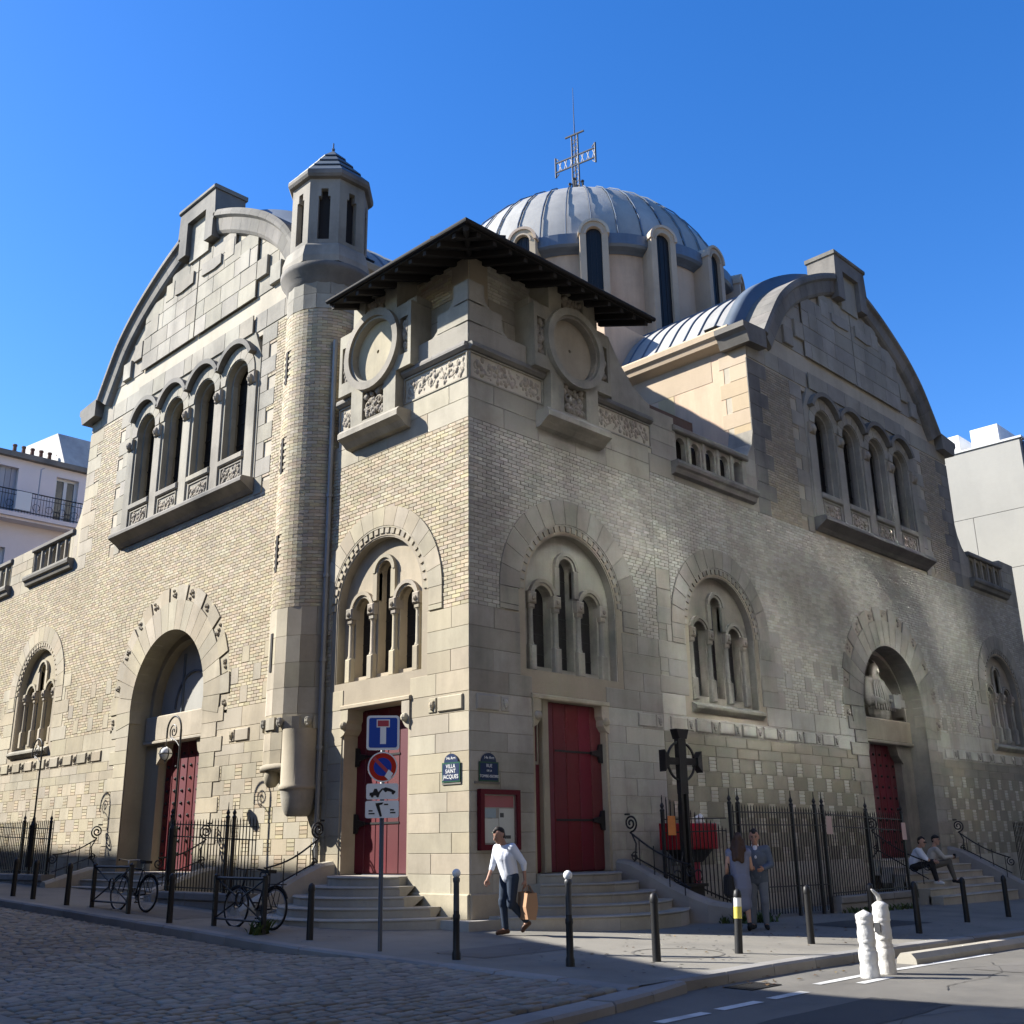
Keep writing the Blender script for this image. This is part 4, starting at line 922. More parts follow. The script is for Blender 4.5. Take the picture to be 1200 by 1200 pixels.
for k in range(NW):
    a = 2 * PI * k / NW
    n_ = Vector((math.cos(a), math.sin(a), 0)); t_ = Vector((-math.sin(a), math.cos(a), 0)); o_ = Vector((CX, CY, 0)) + n_ * (RD - .1)
    if n_.dot(Vector((CAM.x - CX, CAM.y - CY, 0)).normalized()) < -.35: continue
    def MW(u, d, z, o_=o_, n_=n_, t_=t_): v = o_ + t_ * u + n_ * d; return (v.x, v.y, z)
    q = MB(); q.slab(MW, arch(0, .52, ZD - 4.4, ZD + .38, 14), [arch(0, .29, ZD - 3.6, ZD + .34, 12)], -1.1, .84); wn = q.obj('drum_window', 'drumstone', dr)
    q = MB(); q.sector(MW, 0, ZD + .38, .48, .58, -.05, PI + .05, -1.1, .90, 14); q.sector(MW, 0, ZD + .34, .30, .36, 0, PI, .0, .87, 12); q.obj('hood_moulding', 'drumstone', wn)
    q = MB(); q.slab(MW, arch(0, .31, ZD - 3.65, ZD + .36, 12), [], .66, .70); q.obj('pane', 'glassdark', wn)
    q = MB()
    for u in (-.1, .1): q.box((u - .015, .70, ZD - 4), (u + .015, .72, ZD + .55), MW)
    q.obj('glazing_bar', 'iron', wn)
# iron cross on the dome, built of double bars, with a lightning rod
dc = thing('dome_cross', 'openwork iron cross with thin lightning rod on top of the zinc dome', 'cross', (CX, CY, ZD + 6.1)); dc.scale = (1.22, 1.22, 1.22)
t_ = Vector((.19, -.98, 0))   # direction of the arms
def DC(u, z, v=0): p = t_ * u + Vector((-t_.y, t_.x, 0)) * v; return (p.x, p.y, z)
q = MB()
for s_ in (-1, 1): q.tube([DC(s_ * .16, -.7), DC(s_ * .13, 1.9), DC(s_ * .13, 3.0)], .035, 5)
for k in range(9): q.tube([DC(-.14, .2 + k * .3), DC(.14, .5 + k * .3)], .016, 4); q.tube([DC(.14, .2 + k * .3), DC(-.14, .5 + k * .3)], .016, 4)
q.obj('upright', 'steel', dc)
q = MB()
for z in (1.72, 2.12): q.tube([DC(-.85, z), DC(.85, z)], .035, 5)
for k in range(7): q.tube([DC(-.72 + k * .24, 1.72), DC(-.60 + k * .24, 2.12)], .016, 4); q.tube([DC(-.60 + k * .24, 1.72), DC(-.72 + k * .24, 2.12)], .016, 4)
q.obj('cross_arm', 'steel', dc)
q = MB()
for s_ in (-1, 1): q.tube([DC(s_ * .85, 1.5), DC(s_ * .85, 2.34)], .04, 5); q.tube([DC(s_ * .72, 1.62), DC(s_ * .85, 1.5)], .025, 4); q.tube([DC(s_ * .72, 2.2), DC(s_ * .85, 2.34)], .025, 4)
q.tube([DC(-.4, 3.05), DC(.4, 3.05)], .04, 5)
q.obj('arm_end', 'steel', dc)
q = MB()
for k in range(4): a = PI / 2 * k + .4; q.tube([(.28 * math.cos(a), .28 * math.sin(a), -.7), (.24 * math.cos(a), .24 * math.sin(a), .9)], .05, 6); q.ball((.24 * math.cos(a), .24 * math.sin(a), .95), .07, 6, 5)
q.obj('base_post', 'iron', dc)
q = MB(); q.tube([(0, 0, 0), (0, 0, 3.2), (0, 0, 5.15)], [.03, .02, .008], 5); q.obj('lightning_rod', 'iron', dc)
flush_pieces()
# ------------------------------------------------------------------ steps and stair walls
def arc_steps(Mp, cu, radii, zc, label, u_lo, u_hi, mirror):
    t = thing('stone_steps', label, 'steps', (0, 0, 0))
    for i, (r, z) in enumerate(zip(radii, zc)):
        # each tread is laid in three stones
        d0 = -.62; n0 = 18; pts = []
        for k in range(n0 + 1):
            a = PI * k / n0; pts.append((cu - r * math.cos(a), -.6 + r * math.sin(a)))
        pts = [(u, d) for u, d in pts if u_lo(i) - .001 <= u <= u_hi(i) + .001 and d > -.5]
        def dd(u): return -.6 + math.sqrt(max(.01, r * r - (u - cu) ** 2))
        a, e = u_lo(i), u_hi(i); cuts = [a + (e - a) * f for f in (0, .36 + .1 * (i % 2), .7 + .06 * (i % 3), 1)]
        for p, q in zip(cuts[:-1], cuts[1:]):
            m = 7; us = [p + .003 + (q - p - .006) * k / m for k in range(m + 1)]
            fr = [(u, max(.02, dd(u))) for u in us]; b = MB(); vs = []
            for (u, d) in fr:
                vs += [Mp(u, -.5 if i == 0 else .0, z), Mp(u, d - .02, z), Mp(u, d, z - .02), Mp(u, d - .03, z - .05), Mp(u, d - .03, z - .30)]
            fs = [(k * 5 + j, k * 5 + 5 + j, k * 5 + 6 + j, k * 5 + 1 + j) for k in range(m) for j in range(4)] + [tuple(range(5)), tuple(m * 5 + j for j in range(5))]
            b.add(vs, fs); b.obj('step', 'step', t)
    return t
ZT = [.85, .68, .51, .34, .17]
arc_steps(FR, 2.9, [1.35, 1.68, 2.0, 2.32, 2.64], ZT, 'grey curved stone steps up to the right-hand corner door', lambda i: [1.74, 1.5, 1.25, .72, .42][i], lambda i: [4.06, 4.22, 4.36, 4.5, 4.64][i], 0)
arc_steps(FL, 2.85, [1.35, 1.68, 2.0, 2.32, 2.64], ZT, 'sunlit curved stone steps up to the left-hand corner door', lambda i: [1.76, 1.5, 1.2, .72, .42][i], lambda i: [4.02, 4.15, 4.3, 4.45, 4.6][i], 0)
b = MB(); b.add([(-.32, -.32, .13), (-.32, .9, .13), (.9, .9, .13), (.9, -.32, .13), (-.34, -.34, -.25), (-.34, .9, -.25), (.9, .9, -.25), (.9, -.34, -.25)], [(0, 1, 2, 3), (0, 4, 5, 1), (0, 3, 7, 4)]); b.obj('corner_plinth', 'step', church)
for (Mp, a, e) in ((FL, .0, 1.72), (FR, .0, 1.70)):
    b = MB(); b.piece(Mp, a if Mp is FL else a, e - .0, .12, .56, -.02, .045, .02); b.obj('plinth_stone', 'stone', church)
def flank(Mp, pts, label, zt):
    """low swept wall beside a flight of steps; pts (u, d, width) from the wall outwards"""
    t = thing('stair_wall', label, 'stair wall'); 
    for (a, e) in ((0, 2), (2, 4), (4, len(pts) - 1)):
        b = MB(); vs = []
        for k in range(a, e + 1):
            u, d = pts[k]; z = zt[k]; dx, dz_ = .16, 0
            vs += [Mp(u - .16, d, -.5), Mp(u - .17, d, z - .06), Mp(u - .10, d, z), Mp(u + .12, d, z), Mp(u + .18, d, z - .07), Mp(u + .17, d, -.5)]
        n = e - a; fs = [(k * 6 + j, k * 6 + 6 + j, k * 6 + 7 + j, k * 6 + 1 + j) for k in range(n) for j in range(5)] + [tuple(range(6)), tuple(n * 6 + j for j in range(6))]
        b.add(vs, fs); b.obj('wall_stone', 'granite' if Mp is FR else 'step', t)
    return t
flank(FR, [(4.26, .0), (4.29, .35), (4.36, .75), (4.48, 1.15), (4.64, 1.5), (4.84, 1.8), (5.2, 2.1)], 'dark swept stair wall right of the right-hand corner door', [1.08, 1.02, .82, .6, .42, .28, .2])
flank(FL, [(4.22, .0), (4.26, .3), (4.34, .65), (4.46, 1.0), (4.6, 1.35), (4.75, 1.6), (4.9, 1.75)], 'pale swept stair wall below the turret', [1.12, 1.08, .92, .72, .52, .36, .28])
def straight_steps(Mp, u0, u1, fronts, zs, label):
    t = thing('stone_steps', label, 'steps')
    for i, (d, z) in enumerate(zip(fronts, zs)):
        n = 4
        for k in range(n):
            a, e = u0 + (u1 - u0) * k / n + (.12 if i % 2 and k else 0), u0 + (u1 - u0) * (k + 1) / n + (.12 if i % 2 and k < n - 1 else 0)
            b = MB(); b.slab(lambda u, d_, z_: Mp(d_, u, z_), [(-.7 if i == len(zs) - 1 else d - .40, z), (d - .015, z), (d, z - .02), (d - .02, z - .05), (d - .02, z - .4), (-.7 if i == len(zs) - 1 else d - .4, z - .4)], [], a + .003, e - .003, True); b.obj('step', 'step', t)
    return t
straight_steps(FR, 15.0, 20.1, [1.95, 1.63, 1.31, .99, .67, .35], [-.06, .12, .30, .48, .66, .85], 'long grey steps up to the portal with the statue, two men sitting on them')
straight_steps(FL, 9.05, 14.6, [1.3, .95, .6, .25], [.36, .52, .68, .86], 'low stone steps up to the deep arched portal with the white lintel')
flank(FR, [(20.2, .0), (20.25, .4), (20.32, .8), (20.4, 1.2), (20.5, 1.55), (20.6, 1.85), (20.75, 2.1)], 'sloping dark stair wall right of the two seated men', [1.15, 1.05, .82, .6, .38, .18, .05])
flank(FL, [(8.85, .0), (8.87, .3), (8.9, .6), (8.92, .9), (8.95, 1.15), (9.0, 1.35), (9.02, 1.5)], 'small stair wall right of the deep arched portal', [1.0, .96, .86, .75, .65, .58, .52])
flank(FL, [(14.8, .0), (14.8, .3), (14.8, .6), (14.8, .9), (14.8, 1.15), (14.8, 1.35), (14.8, 1.5)], 'small stair wall left of the deep arched portal', [1.0, .98, .9, .82, .74, .68, .64])
# low walls carrying the railings
def low_wall(Mp, u0, u1, d, z0, z1, label, m='granite'):
    t = thing('low_wall', label, 'low wall'); n = max(1, round((u1 - u0) / 1.1))
    for i in range(n):
        for (za, zb, e) in ((-.6, z1 - .16, 0), (z1 - .16, z1, .03)):
            b = MB(); b.piece(Mp, u0 + (u1 - u0) * i / n + .004, u0 + (u1 - u0) * (i + 1) / n - .004, za, zb, d - .17 - e, d + .14 + e, .02); b.obj('wall_stone', m, t)
    return t
low_wall(FL, 5.0, 8.65, 1.3, 0, .52, 'low stone kerb wall under the railing between turret and deep portal')
low_wall(FL, 15.05, 24.0, 1.3, 0, .82, 'low stone kerb wall under the railing at the far left')
low_wall(FR, 9.75, 13.6, 1.75, 0, .16, 'mossy low stone wall under the railing left of the seated men')
low_wall(FR, 21.0, 29.0, 1.75, 0, .1, 'low stone wall under the railing at the far right')
M['blackvoid'] = M['wood']
# ------------------------------------------------------------------ iron railings
def bar_mesh(h):
    b = MB(); b.tube([(0, 0, 0), (0, 0, h - .06)], .0125, 5); b.tube([(0, 0, h - .08), (0, 0, h)], [.016, .003], 5); return b.mesh('bar', 'iron')
def spiral(c, r, t0, turns, Mp3, n=30, grow=1.0, rad=.018):
    pts = []
    for i in range(n + 1):
        f = i / n; a = t0 + turns * 2 * PI * f; rr = r * (1 - f * .82); pts.append(Mp3(c[0] + rr * math.cos(a), c[1] + rr * math.sin(a)))
    return pts
def railing(label, P0, P1, zb0, zb1, zt0, zt1, posts=(), sp=.125, group='iron railings along the church', low=.07):
    A, B = Vector((P0[0], P0[1], 0)), Vector((P1[0], P1[1], 0)); L = (B - A).length; t = (B - A) / L; n = max(1, round(L / sp))
    fe = thing('iron_railing', label, 'railing', (A.x, A.y, 0), 0, group)
    f = lambda a, b, k: a + (b - a) * k
    bm = bar_mesh(f(zt0, zt1, .5) - f(zb0, zb1, .5))
    for i in range(n + 1):
        k = i / n; o = link('bar', bm, fe, (t.x * L * k, t.y * L * k, f(zb0, zb1, k)))
    for (off, top) in ((-.14, 1), (-.40, 1), (low, 0)):
        q = MB(); z0 = (zt0 if top else zb0) + off; z1 = (zt1 if top else zb1) + off; nn = Vector((-t.y, t.x, 0))
        vs = []
        for (P, z) in ((Vector((0, 0, 0)), z0), (t * L, z1)):
            for (s_, dz) in ((-.018, -.012), (.018, -.012), (.018, .012), (-.018, .012)): v = P + nn * s_; vs.append((v.x, v.y, z + dz))
        q.add(vs, [(0, 1, 2, 3), (4, 5, 6, 7), (0, 1, 5, 4), (1, 2, 6, 5), (2, 3, 7, 6), (3, 0, 4, 7)]); q.obj('rail', 'iron', fe)
    for k in posts:
        q = MB(); p = t * L * k; zb, zt = f(zb0, zb1, k) - .25, f(zt0, zt1, k)
        q.box((p.x - .03, p.y - .03, zb), (p.x + .03, p.y + .03, zt + .02)); q.lathe([(.0, zt), (.05, zt + .02), (.05, zt + .05), (.025, zt + .08), (.045, zt + .13), (.012, zt + .2), (.006, zt + .34)], (p.x, p.y), 8)
        q.obj('post', 'iron', fe)
    return fe
railing('iron railing between the turret and the deep arched portal', (-1.3, 5.0), (-1.3, 8.65), .52, .54, 1.96, 2.1, (.24, .31, .97))
railing('long iron railing at the far left below the small window', (-1.3, 15.0), (-1.3, 24), .82, .9, 2.12, 2.4, (.02, .15, .22, .6))
f1 = railing('short iron railing in front of the red box, orange notice on it', (4.5, -.95), (6.75, -.95), .75, .1, 1.98, 2.02, (.0,), .145)
railing('iron railing and gate behind the standing couple', (5.75, -1.75), (9.62, -1.75), -.08, -.12, 2.12, 2.12, (.0, .08, .63, .89, .98), .115, low=.55)
railing('iron railing on the mossy low wall left of the seated men', (9.7, -1.75), (13.6, -1.75), .16, .16, 2.1, 2.0, (.5, .985), .115)
railing('iron railing right of the seated men', (21.0, -1.75), (29, -1.75), .1, .1, 1.85, 1.85, (.13, .2), .125)
def handrail(label, Mp, u, d_top, z_top, d_bot, z_bot, flip=1):
    t = thing('stair_handrail', label, 'handrail', (0, 0, 0)); P = lambda d, z, du=0: Mp(u + du, d, z)
    q = MB()
    q.tube([P(d_top + (d_bot - d_top) * k / 10, z_top - .18 + (z_bot - z_top) * (k / 10) - .10 * math.sin(PI * k / 10)) for k in range(11)], .02, 6); q.tube([P(d_top + (d_bot - d_top) * k / 10, z_top - .62 + (z_bot - z_top) * (k / 10)) for k in range(11)], .016, 5); q.obj('rail', 'iron', t)
    q = MB(); q.tube(spiral((d_top + .02, z_top), .17, -PI / 2, 1.9, P, 36), .02, 6); q.obj('scroll', 'iron', t)
    q = MB(); q.tube([P(d_top + .02, z_top - .17), P(d_top + .14, z_top - .4), P(d_top + .10, z_top - .72), P(d_top - .06, z_top - .9)], .018, 6); q.tube(spiral((d_top + .10, z_top - .66), .10, 1.0, 1.4, P, 20), .014, 5); q.obj('scroll', 'iron', t)
    q = MB(); q.tube([P(d_top, z_top + .18), P(d_top - .12, z_top + .18)], .02, 6); q.obj('wall_fixing', 'iron', t)
    n = 4
    for k in range(n):
        f = (k + .6) / n; d = d_top + (d_bot - d_top) * f; zr = z_top - .2 + (z_bot - z_top) * f; q = MB(); q.tube([P(d, zr), P(d, zr - .62)], .012, 5); q.obj('bar', 'iron', t)
    q = MB(); zl = z_bot; q.tube(spiral((d_bot + .02, zl - .30), .13, PI / 2, 1.6, P, 26), .016, 5); q.obj('scroll', 'iron', t)
    return t
handrail('scrolled iron handrail beside the right-hand corner door', FR, 4.3, .25, 1.78, 1.7, 1.15); handrail('scrolled iron handrail on the stair wall under the turret', FL, 4.3, .25, 1.75, 1.5, 1.2)
handrail('scrolled iron handrail right of the deep arched portal', FL, 8.9, .2, 1.8, 1.35, 1.4); handrail('scrolled iron handrail left of the deep arched portal', FL, 14.7, .2, 1.9, 1.35, 1.5)
handrail('scrolled iron handrail right of the seated men', FR, 20.35, .3, 1.75, 1.75, 1.0); handrail('scrolled iron handrail left of the seated men', FR, 14.7, .3, 1.8, 1.75, 1.0)
# notices tied to the railings
def paper(label, loc, w_, h_, m, rot=(PI / 2, 0, 0)):
    q = MB(); q.add([(-w_ / 2, -h_ / 2, 0), (w_ / 2, -h_ / 2, .004), (w_ / 2, h_ / 2, 0), (-w_ / 2, h_ / 2, .006), (-w_ / 2, -h_ / 2, -.006), (w_ / 2, -h_ / 2, -.002), (w_ / 2, h_ / 2, -.006), (-w_ / 2, h_ / 2, 0)], [(0, 1, 2, 3), (7, 6, 5, 4), (0, 1, 5, 4), (1, 2, 6, 5), (2, 3, 7, 6), (3, 0, 4, 7)])
    o = q.obj('paper_notice', m, None, loc=loc); o.rotation_euler = rot; return tag(o, label, 'notice')
M['orange'] = mat('orange_card', (.62, .23, .07), rough=.7, var=.05, stain=.1, bump=0, piece=False); M['pink'] = mat('pinkish_paper', (.55, .40, .36), rough=.8, var=.08, stain=.2, bump=0, piece=False)
paper('orange notice on the short railing by the red box', (4.73, -1.0, 1.72), .26, .38, 'orange'); paper('pinkish notice on the railing post over the mossy low wall', (9.72, -1.80, 1.72), .26, .40, 'pink')
paper('pale notice on the end post beside the seated men', (13.5, -1.80, 1.58), .24, .42, 'pink'); paper('white notice on the railing at the far right', (22.2, -1.80, 1.42), .22, .38, 'white')
# ------------------------------------------------------------------ red box on its stand, iron cross
rb = thing('red_box', 'red box on a dark tapered stand behind the short railing', 'box', (6.0, -.5, .0))
q = MB(); q.piece(lambda u, d, z: (u, -d, z), -.78, .78, 1.24, 1.78, -.2, .2, .02); q.obj('box_body', 'redbox' if 'redbox' in M else 'red', rb)
M['redbox'] = mat('bright_red_paint', (.33, .015, .03), rough=.4, var=.08, stain=.25, bump=.05)
rb.children[0].data.materials[0] = M['redbox']
q = MB(); vs = [(-.6, -.2, 1.24), (.6, -.2, 1.24), (.6, .2, 1.24), (-.6, .2, 1.24), (-.25, -.14, .98), (.25, -.14, .98), (.25, .14, .98), (-.25, .14, .98)]; q.add(vs, [(0, 1, 5, 4), (1, 2, 6, 5), (2, 3, 7, 6), (3, 0, 4, 7), (4, 5, 6, 7)]); q.obj('tapered_stand', 'iron', rb)
q = MB(); q.box((-.2, -.1, .1), (.2, .1, .98)); q.obj('stand_leg', 'redbox', rb)
q = MB(); q.tube([(.45, 0, 1.78), (.42, .02, 1.88), (.5, 0, 1.95)], [.10, .12, .05], 7); tag(q.obj('white_bag', 'white', None, True, (6.0, -.5, 0)), 'crumpled white bag lying on top of the red box', 'bag')
cr = thing('wayside_cross', 'tall black iron cross with a ring, standing beside the steps', 'cross', (5.02, -1.12, .25), math.radians(-8))
q = MB()
for s_ in (-1, 1): q.box((s_ * .075 - .035, -.05, .0), (s_ * .075 + .035, .05, 2.1))
q.obj('shaft', 'iron', cr)
q = MB(); q.box((-.11, -.06, 2.1), (.11, .06, 3.28)); q.obj('upright', 'iron', cr)
q = MB(); q.slab(lambda u, d, z: (u, d, z), [(-.11, 3.22), (-.18, 3.42), (.18, 3.42), (.11, 3.22)], [], -.1, .1, True); q.obj('upright_end', 'iron', cr)
q = MB(); q.box((-.46, -.045, 2.69), (.46, .045, 2.83)); q.obj('cross_arm', 'iron', cr)
for s_ in (-1, 1): q = MB(); q.slab(lambda u, d, z: (u, d, z), [(s_ * .42, 2.68), (s_ * .55, 2.54), (s_ * .55, 2.98), (s_ * .42, 2.84)], [], -.09, .09, True); q.obj('arm_end', 'iron', cr)
q = MB(); q.tube([(.40 * math.cos(2 * PI * k / 36), 0, 2.76 + .40 * math.sin(2 * PI * k / 36)) for k in range(37)], .028, 6); q.obj('ring', 'iron', cr)
q = MB(); q.box((-.25, -.2, -.25), (.25, .2, .28)); q.box((-.32, -.25, .28), (.32, .25, .34)); q.obj('base', 'iron', cr)
for s_ in (-1, 1): q = MB(); q.tube([(s_ * .2, 0, .34), (s_ * .17, 0, .75), (s_ * .1, 0, .95)], .02, 5); q.tube([(s_ * (.3 + .12 * math.cos(a)), 0, .48 + .12 * math.sin(a)) for a in [k * .5 for k in range(13)]], .014, 5); q.obj('scroll', 'iron', cr)
# ------------------------------------------------------------------ lamps on the left railings
def lamp(label, x, y, z0, z1, lantern):
    t = thing('street_lamp', label, 'lamp', (x, y, z0), 0, 'crooked lamps on the left railing'); H = z1 - z0
    q = MB(); q.tube([(0, 0, -1.2), (0, 0, H - .35)], .026, 8); q.lathe([(.09, -1.2), (.09, -.1), (.05, 0), (.04, .1)], (0, 0), 10); q.obj('pole', 'iron', t)
    q = MB(); q.tube([(0, 0, H - .35)] + [(0, .33 - .33 * math.cos(PI * k / 14), H - .35 + .33 * math.sin(PI * k / 14)) for k in range(15)] + [(0, .66, H - .5)], .022, 7); q.obj('crook', 'iron', t)
    q = MB(); q.tube([(0, 0, H - .75), (0, .16, H - .62), (0, .42, H - .5)] , .014, 5); q.tube([(0, .34 + .2 * (1 - k / 30) * math.cos(-1.4 + k * .42), H - .37 + .2 * (1 - k / 30) * math.sin(-1.4 + k * .42)) for k in range(28)], .015, 5); q.obj('scroll', 'iron', t)
    if lantern:
        q = MB(); q.tube([(0, .66, H - .5), (0, .66, H - .72)], .010, 5); q.obj('hanger', 'iron', t)
        q = MB(); q.ball((0, .66, H - .86), .15, 14, 10); q.obj('globe', 'white', t, True)
        q = MB()
        for a in (0, PI / 2): q.tube([(.155 * math.sin(2 * PI * k / 20) * math.cos(a), .66 + .155 * math.sin(2 * PI * k / 20) * math.sin(a), H - .86 + .155 * math.cos(2 * PI * k / 20)) for k in range(21)], .012, 4)
        q.tube([(.155 * math.cos(2 * PI * k / 20), .66 + .155 * math.sin(2 * PI * k / 20), H - .86) for k in range(21)], .012, 4); q.tube([(0, .66, H - 1.0), (0, .66, H - 1.1)], [.03, .005], 5); q.obj('cage', 'iron', t)
    return t
lamp('scrolled iron lamp post with a white globe by the deep portal', -1.3, 8.45, 1.95, 4.42, True); lamp('scrolled iron lamp post at the far left, no globe in sight', -1.3, 16.35, 2.2, 4.5, False)
# ------------------------------------------------------------------ bollards
def bollard_ball(x, y):
    t = thing('bollard', 'x', 'bollard', (x, y, gz(x, y)), 0, 'bollards along the kerb')
    q = MB(); q.lathe([(.06, -.05), (.06, .08), (.048, .12), (.045, .5), (.052, .52), (.052, .56), (.042, .58), (.042, .62)], (0, 0), 14); q.obj('shaft_foot', 'iron', t, True)
    q = MB(); q.lathe([(.042, .62), (.04, .98), (.05, 1.0), (.05, 1.04), (.03, 1.06)], (0, 0), 14); q.obj('shaft', 'steel', t, True)
    q = MB(); q.ball((0, 0, 1.105), .06, 14, 10); q.obj('ball_top', 'white', t, True); return t
def bollard_plain(x, y):
    t = thing('bollard', 'x', 'bollard', (x, y, gz(x, y)), 0, 'bollards along the kerb')
    q = MB(); q.lathe([(.058, -.05), (.052, .72), (.052, .75)], (0, 0), 14); q.obj('shaft', 'iron', t, True)
    q = MB(); q.lathe([(.058, .74), (.06, .77), (.05, .83), (.02, .86), (.0, .865)], (0, 0), 14); q.obj('cap', 'iron', t, True); return t
ba = bollard_ball(-3.22, -3.19); ba['label'] = 'grey bollard with a pale ball top, in front of the church corner'
bb = copy_tree(ba); bb.location = (-2.72, -4.81, gz(-2.72, -4.81)); bb['label'] = 'bollard with a bright white ball top, before the right-hand curved steps'
p0 = bollard_plain(-1.54, -5.29); p0['label'] = 'short black bollard at the kerb corner, next right after the white ball bollard'
for (x, y, lb) in ((2.2, -5.43, 'black bollard in front of the gate, right of the couple'), (5.55, -5.62, 'black bollard just right of the white wrapped posts'), (3.95, -5.6, 'black bollard hidden behind the white wrapped posts'),
                   (9.08, -5.0, 'black bollard before the steps where two men sit, the nearer one'), (11.49, -4.9, 'black bollard farthest right, before the statue portal steps'),
                   (-3.04, .49, 'black bollard left of the traffic sign pole'), (-3.45, 4.31, 'black bollard between the two bicycles'), (-3.27, 9.15, 'black bollard left of the far bicycle, nearest to it'),
                   (-3.2, 11.13, 'black bollard at the left, middle one of three'), (-3.2, 12.3, 'black bollard farthest left')):
    c = copy_tree(p0); c.location = (x, y, gz(x, y)); c['label'] = lb
t = copy_tree(p0); t.location = (.02, -5.54, gz(.02, -5.54)); t['label'] = 'white banded bollard with a yellow sticker in the sunny patch'
t.rotation_euler = (0, math.radians(5), 0)
M['yellow'] = mat('yellow_sticker', (.62, .50, .03), rough=.5, var=.05, stain=.1, bump=0)
q = MB(); q.lathe([(.0535, .28), (.0535, .78)], (0, 0), 14); q.obj('white_sleeve', 'white', t, True); q = MB(); q.lathe([(.057, .46), (.057, .62)], (0, 0), 14); q.obj('yellow_band', 'yellow', t, True)
# ------------------------------------------------------------------ street barriers (St Andrew's cross) and bicycles
def barrier(label, P0, P1):
    A, B = Vector((*P0, 0)), Vector((*P1, 0)); L = (B - A).length; z = gz((A.x + B.x) / 2, (A.y + B.y) / 2)
    t = thing('street_barrier', label, 'barrier', (A.x, A.y, z), math.atan2(B.y - A.y, B.x - A.x), 'cross braced barriers on the pavement edge')
    for x in (0, L): q = MB(); q.box((x - .035, -.035, -.1), (x + .035, .035, .86)); q.lathe([(.05, .86), (.05, .89), (.0, .93)], (x, 0), 8); q.obj('post', 'iron', t)
    for zz, r in ((.84, .028), (.16, .02)): q = MB(); q.tube([(0, 0, zz), (L, 0, zz)], r, 6); q.obj('rail', 'iron', t)
    c, R_ = L / 2, .12
    for sx in (-1, 1):
        for sz in (-1, 1): q = MB(); v = Vector((sx * L / 2, sz * .34)); v0 = v.normalized() * R_; q.tube([(c + v0.x, 0, .5 + v0.y), (c + v.x, 0, .5 + v.y)], .016, 5); q.obj('brace', 'iron', t)
    q = MB(); q.tube([(c + R_ * math.cos(2 * PI * k / 18), 0, .5 + R_ * math.sin(2 * PI * k / 18)) for k in range(19)], .018, 5); q.obj('ring', 'iron', t); return t
barrier('black cross braced barrier with the far bicycle leaning on it', (-3.1, 8.3), (-3.2, 6.45)); barrier('black cross braced barrier with the near bicycle locked to it', (-3.1, 3.35), (-3.2, 1.6))
M['tyre'] = mat('tyre_rubber', (.014, .014, .014), rough=.8, var=.1, stain=0, bump=0); M['chrome'] = mat('dull_chrome', (.35, .35, .36), rough=.35, var=.05, stain=.2, metal=.8, bump=0)
